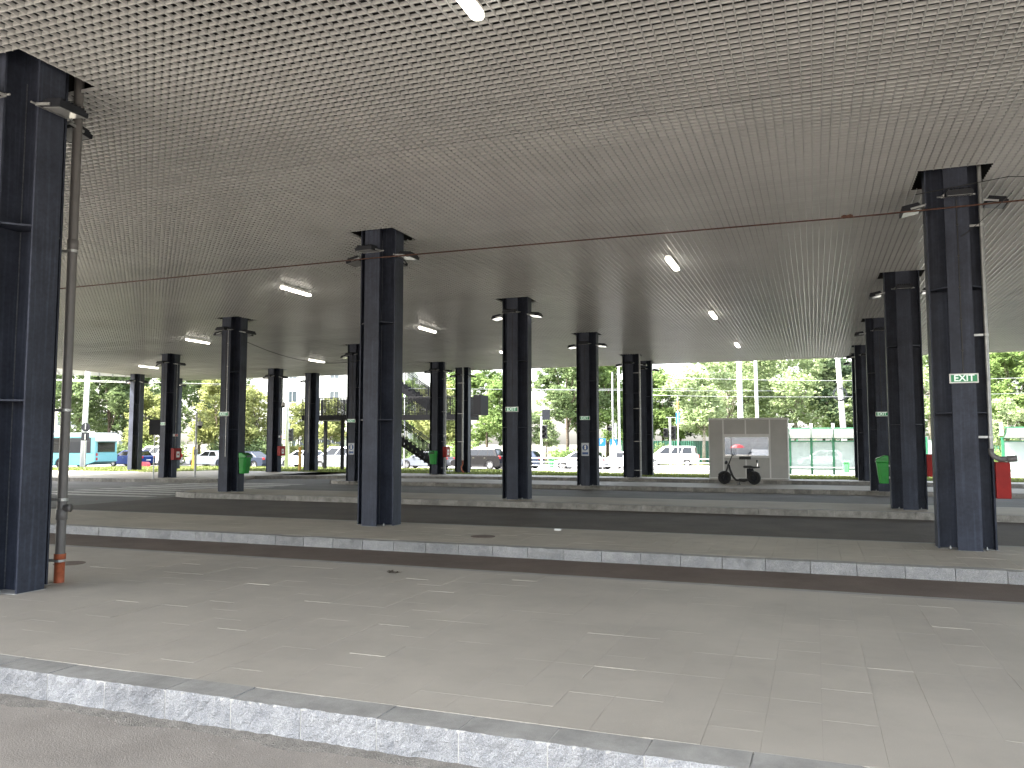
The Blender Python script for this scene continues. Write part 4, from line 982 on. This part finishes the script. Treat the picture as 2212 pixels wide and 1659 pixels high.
t, p = signpost('grey post with a hanging camera on the traffic island', 421, 1031, 0, 3.15, r=.05, name='camera_post', cat='camera post')
b = MB(); b.tube([(0, 0, 2.85), (.3, -.1, 2.85), (.3, -.1, 2.72)], .025, 8); b.build('arm', M['galv'], t)
b = MB(); b.lathe([(.04, 2.74), (.12, 2.68), (.13, 2.52)], (.3, -.1, 0), n=14); b.build('camera_housing', M['white'], t, smooth=True)
b = MB(); b.lathe([(.11, 2.52), (.10, 2.42), (.04, 2.36)], (.3, -.1, 0), n=14); b.build('dome', M['black'], t, smooth=True)
b = MB(); b.box(-.07, .07, -.07, .07, 1.1, 1.35); b.build('collar_box', M['galv'], t)
for px_, py_, lab in ((647, 1024, 'yellow marker post on the grass left of the landing'), (417, 1016, 'yellow marker post behind the camera post')):
    t, p = signpost(lab, px_, py_, -.2, 1.9, 'galv', .03, 'marker_post', 'post'); b = MB(); b.box(-.09, .09, -.05, .05, .05, 1.65); b.build('yellow_sleeve', M['yellow'], t, bevel=.02)
# traffic lights
def traffic_light(label, px, dep, zt, heads, back=None, rot=0):
    p = atd(px, 960, dep); t = thing('traffic_light', label, 'traffic light', (p.x, p.y, -.4), rot, 'traffic lights along the street')
    b = MB(); b.tube([(0, 0, 0), (0, 0, zt+.4)], .07, 10); b.build('post', M['pole_white'], t)
    for hx, hz, n_ in heads:
        b = MB(); b.box(hx-.16, hx+.16, -.16, .10, hz+.4, hz+.4+.32*n_); hd = b.build('signal_head', M['black'], t, bevel=.03)
        for i in range(n_):
            b = MB(); b.tube([(hx, -.16, hz+.56+.32*i), (hx, -.36, hz+.57+.32*i)], .12, 12, caps=False); b.build('visor', M['black'], hd)
            b = MB(); b.lathe([(.09, -.165), (.09, -.162)], (hx, 0, hz+.56+.32*i), axis='y', n=12); b.build('lens', M['win_dark'], hd)
    if back: b = MB(); b.box(back[0]-.30, back[0]+.30, -.02, .0, back[1], back[1]+.75); b.build('back_board', M['steel_dark'], t)
    return t
traffic_light('traffic light with grey board right of the column right of the middle', 1170, 58, 3.6, [(.26, 2.0, 3)], (.35, 4.0-.4+.15))
traffic_light('double traffic light in front of the green fence left of the kiosk', 1448, 58, 3.5, [(-.30, 2.1, 2), (.26, 1.95, 3)])
traffic_light('traffic light behind the white pole near the landing', 623, 60, 3.2, [(.22, 1.8, 3)])
traffic_light('traffic light beside the street lamp left of the paired columns', 1330, 61, 3.2, [(-.42, 2.6, 1)])
# blue signs
def blue_sign(label, x0, x1, y0, y1, dep, kind):
    cx_, cy_ = (x0+x1)/2, (y0+y1)/2; p = atd(cx_, cy_, dep); w_ = (x1-x0)/FPX*dep; hgt = (y1-y0)/FPX*dep
    t = thing('road_sign', label, 'sign', (p.x, p.y, p.z), YAW*.6); b = MB(); b.box(-w_/2, w_/2, -.02, 0, -hgt/2, hgt/2); b.build('plate', M['blue_sign'], t)
    b = MB(); b.tube([(0, .03, -p.z-.45), (0, .03, hgt/2)], .03, 8); b.build('post', M['galv'], t)
    if kind == 'P': me = text_mesh('P', hgt*.75, bold=.01); me.materials.append(M['white']); mobj('lettering', me, t, loc=(-w_*.12, -.023, .03))
    else: b = MB(); b.prism([(-w_*.4, -hgt*.4), (w_*.42, -hgt*.4), (w_*.05, hgt*.36)], -.028, -.0205, axis='y'); b.build('triangle', M['white'], t)
blue_sign('blue parking sign with white P right of the slim notice column', 1294, 1308, 947, 964, 60, 'P')
blue_sign('blue square sign with white triangle left of the paired columns', 1318, 1333, 949, 967, 60, 'X')
t, p = signpost('small blue sign with an orange tip on a pale post left of the kiosk', 1466, 1014, -.4, 5.2, 'pole_white', .04)
b = MB(); b.box(-.14, .14, -.03, -.01, 3.6, 4.5); b.build('blue_plate', M['blue_sign'], t); b = MB(); b.lathe([(.11, 4.75), (.03, 5.5)], n=10); b.build('orange_tip', M['orange'], t); b = MB(); b.lathe([(.03, 5.5), (.01, 5.9)], n=10); b.build('white_tip', M['white'], t)
b = MB(); b.tube([(0, 0, 4.1), (-.95, .1, 4.12)], .02, 6); b.build('cross_arm', M['galv'], t)
# street bins
p = atz(1192, 1017, -.36); make_bin('small bright green litter bin on the pavement beside the grey hatchback', (p.x, p.y, -.1), 0, ('bin_light', 'bin_green'), post=True)
p = atd(1828, 1008, 50); make_bin('bright green litter bin on a post in front of the tram shelter', (p.x, p.y, -.14), 0, ('bin_light', 'bin_green'), post=True)
# red barrier block
p = atz(311, 1013, -.4); b = MB(); b.prism([(-.55, 0), (.55, 0), (.5, .45), (.35, .62), (-.35, .62), (-.5, .45)], -.18, .18, axis='y'); tag(b.build('road_barrier', carpaint('faded_red', (.6, .08, .10), 0), loc=(p.x, p.y, -.45), bevel=.03), 'pinkish red plastic road barrier on the grass edge by the bus', 'barrier')
# white railing
t = thing('street_railing', 'long white tubular railing in front of the street left of the kiosk', 'railing', (0, 54.3, -.37))
x0, x1 = -19.5, -3.2
for z_ in (.98, .72, .46, .2): b = MB(); b.tube([(x0, 0, z_), (x1, 0, z_)], .024 if z_ < .9 else .032, 6); b.build('rail', M['rail'], t)
n_ = 12
for i in range(n_+1): x_ = x0+(x1-x0)*i/n_; b = MB(); b.tube([(x_, 0, 0), (x_, 0, 1.0)], .035, 6); b.build('post', M['rail'], t)
# tram shelters
def shelter(label, x0, y0, nb, step):
    t = thing('tram_shelter', label, 'shelter', (x0, y0, -.35), 0, 'glass shelters at the tram stop')
    for i in range(nb+1):
        b = MB(); b.box(i*step-.07, i*step+.07, .0, .12, 0, 2.35); b.build('post', M['green_steel'], t)
        b = MB(); b.box(i*step-.08, i*step+.08, .2, .36, 2.5, 3.3); b.build('upper_post', M['white'], t)
        b = MB(); b.tube([(i*step, .1, 2.3), (i*step, -.5, 2.42), (i*step, -.95, 2.62), (i*step, -1.1, 2.9)], .03, 6); b.build('roof_rib', M['green_steel'], t)
    for i in range(nb):
        b = MB(); b.box(i*step+.075, (i+1)*step-.075, .04, .05, .35, 2.1); b.build('glass_panel', M['frosted'], t)
        b = MB(); b.box(i*step+.071, (i+1)*step-.071, .02, .08, 2.101, 2.16); b.box(i*step+.071, (i+1)*step-.071, .02, .08, .30, .349); b.build('glass_frame', M['green_steel'], t)
        b = MB(); vs = []
        for yy, zz in ((.3, 2.30), (-.45, 2.40), (-.9, 2.6), (-1.08, 2.9)): vs += [(i*step+.03, yy, zz+.04), ((i+1)*step-.03, yy, zz+.04)]
        b.add(vs, [(0,1,3,2),(2,3,5,4),(4,5,7,6)]); o = b.build('roof_panel', M['pole_white'], t); o.modifiers.new('solid', 'SOLIDIFY').thickness = .03
    b = MB(); b.tube([(-.1, -1.1, 2.95), (nb*step+.1, -1.1, 2.95)], .035, 6); b.tube([(-.1, .1, 2.33), (nb*step+.1, .1, 2.33)], .03, 6); b.build('gutter', M['green_steel'], t)
    b = MB(); b.box(.3, nb*step-.3, -.45, -.1, .45, .5); b.build('bench', M['galv'], t)
    for i in (0, nb): b = MB(); b.box(i*step-.05, i*step+.05, -.4, -.3, 0, .45); b.build('bench_leg', M['galv'], t)
    return t
sh = atz(1722, 1022, -.35)
shelter('long glass tram shelter with green posts just right of the kiosk', sh.x-3.0, sh.y-2.2, 6, 1.32)
sh2 = atz(2158, 1027, -.35)
shelter('glass tram shelter with green posts at the right edge behind the red cabinet', sh2.x, sh2.y-1.5, 4, 1.4)
t = thing('advert_column', 'white back lit panel between the two tram shelters', 'panel', (atz(1985, 1025, -.35).x, 54, -.35)); b = MB(); b.box(-.08, .08, -.06, .06, 0, 2.4); b.build('post', M['green_steel'], t); b = MB(); b.box(.09, 1.2, -.03, .03, .5, 2.2); b.build('frosted_board', M['frosted'], t); b = MB(); b.box(1.201, 1.34, -.06, .06, 0, 2.4); b.build('post', M['green_steel'], t)
# green fence behind the street
t = thing('metal_fence', 'tall dark green corrugated metal fence behind the street', 'fence', (-18, 79, -.4))
for i in range(9):
    x_ = i*5.5; b = MB(); b.box(x_-.06, x_+.06, -.12, 0, 0, 2.4); b.build('post', M['green_steel'], t)
    b = MB(); n2 = 26; w2 = 5.4/n2
    for j in range(n2): xx = x_+.06+j*w2; b.add([(xx, .02+.0, .05), (xx+w2*.5, .08, .05), (xx+w2, .02, .05), (xx, .02, 2.3), (xx+w2*.5, .08, 2.3), (xx+w2, .02, 2.3)], [(0,1,4,3),(1,2,5,4)])
    b.build('fence_sheet', M['green_fence'], t, fix=False)
t = thing('metal_fence', 'low dark fence half hidden behind the cars at far left', 'fence', (-64, 79, -.4))
for i in range(8):
    x_ = i*4; b = MB(); b.box(x_-.05, x_+.05, -.05, .05, 0, 1.7); b.build('post', M['green_steel'], t)
    b = MB()
    for j in range(20): b.box(x_+.1+j*.19, x_+.13+j*.19, -.01, .01, .1, 1.6)
    b.box(x_+.05, x_+3.95, -.02, .02, 1.45, 1.5); b.box(x_+.05, x_+3.95, -.02, .02, .25, .3); b.build('fence_panel', M['green_steel'], t, fix=False)

# ================================================================== BUILDINGS
def building(label, px0, px1, dep, H_, z0, m, floors, wins, D_=12, name='apartment_building', skip=0):
    a, c = atd(px0, 958, dep), atd(px1, 958, dep); L_ = (c-a).length; ang = math.atan2(c.y-a.y, c.x-a.x)
    t = thing(name, label, 'building', (a.x, a.y, z0), ang)
    b = MB(); b.box(0, L_, 0, D_, 0, H_); b.build('wall', M[m], t)
    b = MB(); b.box(-.3, L_+.3, -.3, D_+.3, H_, H_+.35); b.build('roof', M['concrete'], t)
    fh = H_/floors; cw_ = L_/wins
    for f in range(floors):
        for i in range(wins):
            x_ = (i+.5)*cw_; z_ = f*fh+1.0
            if random.random() < skip: continue
            b = MB(); 
            b.box(x_-.66, x_+.66, -.06, -.002, z_-.06, z_); b.box(x_-.66, x_+.66, -.06, -.002, z_+1.5, z_+1.56); b.box(x_-.66, x_-.60, -.06, -.002, z_, z_+1.5); b.box(x_+.60, x_+.66, -.06, -.002, z_, z_+1.5); b.box(x_-.03, x_+.03, -.05, -.002, z_, z_+1.5)
            w_ = b.build('window', M['white'], t); b = MB(); b.box(x_-.6, x_-.03, -.03, -.003, z_, z_+1.5); b.box(x_+.03, x_+.6, -.03, -.003, z_, z_+1.5); b.build('pane', M['glass_house'], w_)
    return t
bd = building('long white apartment block behind the trees left of the middle column', 470, 880, 112, 17, -.4, 'render', 5, 9)
bd2 = building('low pavilion with a terracotta roof behind the silver people carrier', 650, 735, 88, 3.0, -.4, 'render', 1, 4, D_=5, name='pavilion')
for ch in bd2.children:
    if ch.name.startswith('roof'): ch.data.materials[0] = M['brick']
building('pale house wall behind the trees at the far left', 120, 300, 112, 7, -.4, 'render', 2, 8, name='house')
# overhead concrete ramp far left
z_ = 8.0; q0, q1 = atz(100, 808, z_), atz(430, 819, z_); d_ = Vector((q1.x-q0.x, q1.y-q0.y)).normalized(); nn = Vector((d_.y, -d_.x))
b = MB(); b.prism([(q0.x-d_.x*10, q0.y-d_.y*10), (q1.x, q1.y), (q1.x+nn.x*14, q1.y+nn.y*14), (q0.x-d_.x*10+nn.x*14, q0.y-d_.y*10+nn.y*14)], z_, z_+.8)
ob = thing('far_canopy', 'pale underside of a second roof beyond the left corner', 'canopy', (0, 0, 0)); b.build('roof_slab', M['white'], ob)
for k_ in range(12):
    a = q0.lerp(q1, k_/12.); e = a+Vector((nn.x*13.8, nn.y*13.8, 0)); b = MB(); b.obox(((a+e)/2)+Vector((0, 0, -.04)), (.10, 13.8, .07), Matrix.Rotation(math.atan2(nn.y, nn.x)-PI/2, 3, 'Z')); b.build('panel_rib', M['galv'], ob)
b = MB(); c_ = atz(270, 805, z_)+Vector((nn.x*4, nn.y*4, 0)); b.obox(c_+Vector((0, 0, -.1)), (3.2, .5, .1), Matrix.Rotation(math.atan2(d_.y, d_.x), 3, 'Z')); b.build('lamp_panel', M['lamp'], ob)

# ================================================================== TREES
def leaf_crown(n_, lobes, leaf=.17, seed=1, hollow=.55):
    rs = np.random.RandomState(seed); pts = []; w_ = np.array([l[3]**2.2 for l in lobes]); w_ = w_/w_.sum()
    cnt = (w_*n_/14).astype(int)+1
    for (lx, ly, lz, lr), c_ in zip(lobes, cnt):
        d = rs.normal(size=(c_, 3)); d /= np.linalg.norm(d, axis=1)[:, None]; r_ = lr*(hollow+(1-hollow)*rs.rand(c_)**.5)*(1+.15*rs.randn(c_))
        cl = np.array([lx, ly, lz])+d*r_[:, None]*np.array([1, 1, .8])
        k_ = 14; q = np.repeat(cl, k_, 0)+rs.normal(size=(c_*k_, 3))*np.array([.30, .30, .20])*max(.6, lr/2.2); pts.append(q)
    P_ = np.concatenate(pts); n2 = len(P_)
    a = rs.normal(size=(n2, 3)); a[:, 2] *= .5; a /= np.linalg.norm(a, axis=1)[:, None]
    nrm = rs.normal(size=(n2, 3)); b_ = np.cross(a, nrm); b_ /= np.linalg.norm(b_, axis=1)[:, None]
    s = leaf*(.6+.9*rs.rand(n2))[:, None]
    V = np.stack([P_-a*s, P_+b_*s*.5, P_+a*s, P_-b_*s*.5], 1); return V
CROWN = {}
def crown_shape(kind, H_, Rr, seed):
    rs = random.Random(seed); L = []
    if kind == 'round':
        for i in range(26):
            a = rs.random()*2*PI; z = rs.uniform(.32, .95); rad = math.sin(PI*min(1, max(0, (z-.22)/.8)))**.6*Rr*.72*rs.uniform(.5, 1.05); L.append((rad*math.cos(a), rad*math.sin(a), z*H_, rs.uniform(.22, .36)*Rr))
    elif kind == 'tall':
        for i in range(34):
            a = rs.random()*2*PI; z = rs.uniform(.18, .97); rad = (1-.75*z)*Rr*rs.uniform(.4, 1.15)+.1; L.append((rad*math.cos(a), rad*math.sin(a), z*H_, rs.uniform(.2, .34)*Rr))
    elif kind == 'wide':
        for i in range(44):
            a = rs.random()*2*PI; z = rs.uniform(.28, .95); rad = math.sqrt(max(0, 1-((z-.5)/.55)**2))*Rr*rs.uniform(.35, 1.0); L.append((rad*math.cos(a), rad*math.sin(a), z*H_, rs.uniform(.16, .26)*Rr))
    elif kind == 'conifer':
        for i in range(46):
            z = .08+.9*i/46; rad = (1-z)*Rr*rs.uniform(.6, 1.0); a = rs.random()*2*PI; L.append((rad*math.cos(a), rad*math.sin(a), z*H_, rs.uniform(.2, .32)*Rr*(1.1-z)+.15))
    elif kind == 'bush':
        for i in range(14):
            a = rs.random()*2*PI; z = rs.uniform(.2, .75); L.append((Rr*rs.uniform(0, .8)*math.cos(a), Rr*rs.uniform(0, .8)*math.sin(a), z*H_, rs.uniform(.3, .45)*H_))
    return L
def limb_mesh(H_, lobes, r0, m, seed, fork=.3):
    rs = random.Random(seed); b = MB(); top = Vector((rs.uniform(-.3, .3), rs.uniform(-.3, .3), H_*.72)); pts = [Vector((0, 0, -.3)), Vector((rs.uniform(-.1, .1), 0, H_*.18)), Vector((rs.uniform(-.25, .25), rs.uniform(-.2, .2), H_*.42)), top]
    b.tube(pts, [r0*1.15, r0*.9, r0*.6, r0*.18], 8)
    for (x, y, z, r_) in rs.sample(lobes, min(len(lobes), 14)):
        s0 = rs.uniform(.25, .6)*H_; p0 = pts[1].lerp(pts[2], min(1, (s0/H_-.18)/.24)) if s0 < H_*.42 else pts[2].lerp(pts[3], (s0/H_-.42)/.3)
        e = Vector((x, y, z)); mid_ = p0.lerp(e, .5)+Vector((0, 0, rs.uniform(-.3, .5))); b.tube([p0, mid_, e], [r0*.32, r0*.18, .02], 6)
    return b.mesh('trunk', m, True, fix=False)
def tree_variant(key, kind, H_, Rr, n_, leafm, leaf=.17, bark='bark', r0=.2, seed=1):
    L = crown_shape(kind, H_, Rr, seed); V = leaf_crown(n_, L, leaf, seed)
    CROWN[key] = (npmesh('crown', V, M[leafm]), limb_mesh(H_, L, r0, M[bark], seed) if kind != 'bush' else None)
tree_variant('mid1', 'round', 13, 4.6, 15000, 'leaf_mid', seed=11)
tree_variant('mid2', 'wide', 14, 6.0, 20000, 'leaf_mid', seed=12)
tree_variant('dark', 'round', 12, 4.5, 14000, 'leaf_dark', seed=13)
tree_variant('con', 'conifer', 14, 3.6, 14000, 'leaf_dark', .15, seed=14)
tree_variant('yel', 'round', 7.5, 3.0, 9000, 'leaf_yellow', .14, seed=15, r0=.12)
tree_variant('yel2', 'tall', 8, 2.4, 8000, 'leaf_yellow', .14, seed=16, r0=.1)
tree_variant('bri', 'round', 11, 4.0, 14000, 'leaf_bright', seed=17)
tree_variant('tall', 'tall', 15, 4.2, 15000, 'leaf_bright', seed=18)
tree_variant('pale', 'wide', 14, 6.4, 22000, 'leaf_pale', .16, bark='bark_pale', seed=19)
tree_variant('pale2', 'round', 10.5, 3.4, 12000, 'leaf_pale', .15, bark='bark_pale', r0=.16, seed=20)
tree_variant('bush', 'bush', 2.2, 1.8, 3500, 'leaf_mid', .1, seed=21)
tree_variant('bush2', 'bush', 2.0, 2.0, 3500, 'leaf_bright', .1, seed=22)
def tree(key, px, dep, label, s=1., name='tree', zb=-.4, sz=None, grp='trees behind the street'):
    p = atd(px, 958, dep); t = thing(name, label, 'bush' if 'bush' in key else 'tree', (p.x, p.y, zb), random.random()*6.28, 'bushes behind the parked cars' if 'bush' in key else grp)
    cr, tr = CROWN[key]; t.scale = (s, s, sz or s); mobj('crown', cr, t)
    if tr: mobj('trunk', tr, t)
    return t
tree('mid2', 165, 88, 'leafy mid green tree behind the bus at the far left', 1.0)
tree('mid1', 235, 84, 'mid green tree behind the rear end of the bus', .95)
tree('con', 268, 92, 'dark conifer right of the bus behind the leftmost far column', .9)
tree('mid1', 330, 90, 'mid green tree between the leftmost far column and traffic island column', .95)
tree('yel', 318, 80, 'small yellow green tree right of the leftmost far column', .95)
tree('mid2', 430, 98, 'big mid green tree behind the yellow green tree and camera post', 1.05)
tree('yel', 466, 80, 'large yellow green tree behind the camera post', 1.15)
tree('yel2', 512, 84, 'yellow green tree partly behind the column with a green bin', 1.0)
tree('yel', 556, 78, 'yellow green tree in front of the white apartment block', .95)
tree('bush', 560, 76, 'dark bush under the yellow green tree by the apartment block', 1.1, 'bush')
tree('yel2', 644, 82, 'slim young tree beside the sunlit white pole', .80)
tree('yel2', 712, 82, 'young tree under the left end of the raised landing', .85)
tree('bri', 790, 86, 'bright green tree hidden behind the middle column', .7)
tree('bri', 895, 88, 'bright green tree behind the lower stair flight', .78)
tree('yel', 950, 82, 'yellow green tree behind the column under the landing', 1.05)
tree('tall', 985, 92, 'tall bright tree behind the right end of the landing', .72)
tree('tall', 1052, 84, 'bright green tree right of the stair landing panel', .72)
tree('bri', 1092, 80, 'dense green tree just left of the column right of the middle', .72)
tree('mid1', 1225, 82, 'tall airy green tree left of the slim notice column', .93)
tree('mid1', 1262, 90, 'tall green tree behind the slim notice column', .98)
tree('pale2', 1180, 80, 'small reddish stemmed tree behind the traffic light', .62)
tree('tall', 1312, 84, 'feathery green tree left of the street lamp', .85)
tree('bri', 1372, 94, 'bright tree seen between the street lamp and the paired columns', .75)
tree('bri', 1432, 84, 'bright green tree right of the paired columns', .85)
tree('dark', 1470, 88, 'dark green tree behind the double traffic light', .75)
tree('pale2', 1520, 76, 'pale blossoming tree with a pale trunk left of the kiosk', 1.02)
tree('pale', 1575, 86, 'wide pale blossoming tree behind the thick pole', .98)
tree('mid1', 1618, 96, 'deep green tree between the two poles behind the kiosk', 1.0)
tree('pale', 1720, 84, 'very wide pale tree above the tram shelter', 1.05)
tree('mid2', 1780, 98, 'big green tree behind the pale tree above the shelter', 1.0)
tree('dark', 1840, 82, 'dark tree behind the leaning concrete pole', .98)
tree('con', 1870, 92, 'dark conifer behind the right hand row of columns', 1.0)
tree('pale', 2010, 80, 'pale blossoming tree between the two big right columns', .9)
tree('mid2', 2120, 84, 'broad green tree behind the large column at right', 1.05)
tree('bri', 2200, 70, 'bright green tree at the right edge of the picture', .95)
tree('pale2', 2175, 66, 'low pale tree above the second tram shelter', .55)
tree('dark', 2290, 78, 'dark green tree beyond the right edge', 1.1)
for px_, d_, s_, key, lab in ((255, 78, .9, 'bush', 'bush behind the nose of the blue hatchback'), (350, 79, 1.1, 'bush2', 'bush above the white people carrier'), (480, 77, 1.0, 'bush', 'dark bush behind the white saloon car'),
    (700, 84, .8, 'bush2', 'bush beside the pavilion behind the silver car'), (890, 74, 1.2, 'bush', 'bush behind the grey blue saloon'), (1000, 76, 1.1, 'bush2', 'bush behind the dark off road car'), (1215, 75, .8, 'bush2', 'small bright bush above the green street bin'),
    (1240, 74, .6, 'bush', 'small hedge bush by the light grey hatchback'), (1420, 78, .9, 'bush', 'bush at the left end of the green fence'), (1665, 74, 1.1, 'bush', 'bush behind the right side of the kiosk'), (1790, 74, 1.1, 'bush2', 'bush behind the tram shelter glass'), (2160, 64, .8, 'bush2', 'bright bush beside the second tram shelter')):
    tree(key, px_, d_, lab, s_, 'bush')

# overhead wires across the street
for i, (a, c, za, zc) in enumerate((((100, 50), (1500, 56), 5.6, 5.5), ((60, 56), (1700, 60), 6.2, 5.6), ((1450, 60), (2300, 52), 6.6, 6.0), ((1400, 62), (2300, 58), 5.4, 5.4))):
    p0, p1 = atd(a[0], 958, a[1]), atd(c[0], 958, c[1]); wire('overhead_wire', ['upper tram wire crossing above the bus and stair', 'second tram wire crossing above the parked cars', 'thin overhead wire above the tram shelters', 'lower overhead wire crossing in front of the pale trees'][i], [(p0.x, p0.y, za), (p1.x, p1.y, zc)], .014, 'galv', sag=.25)
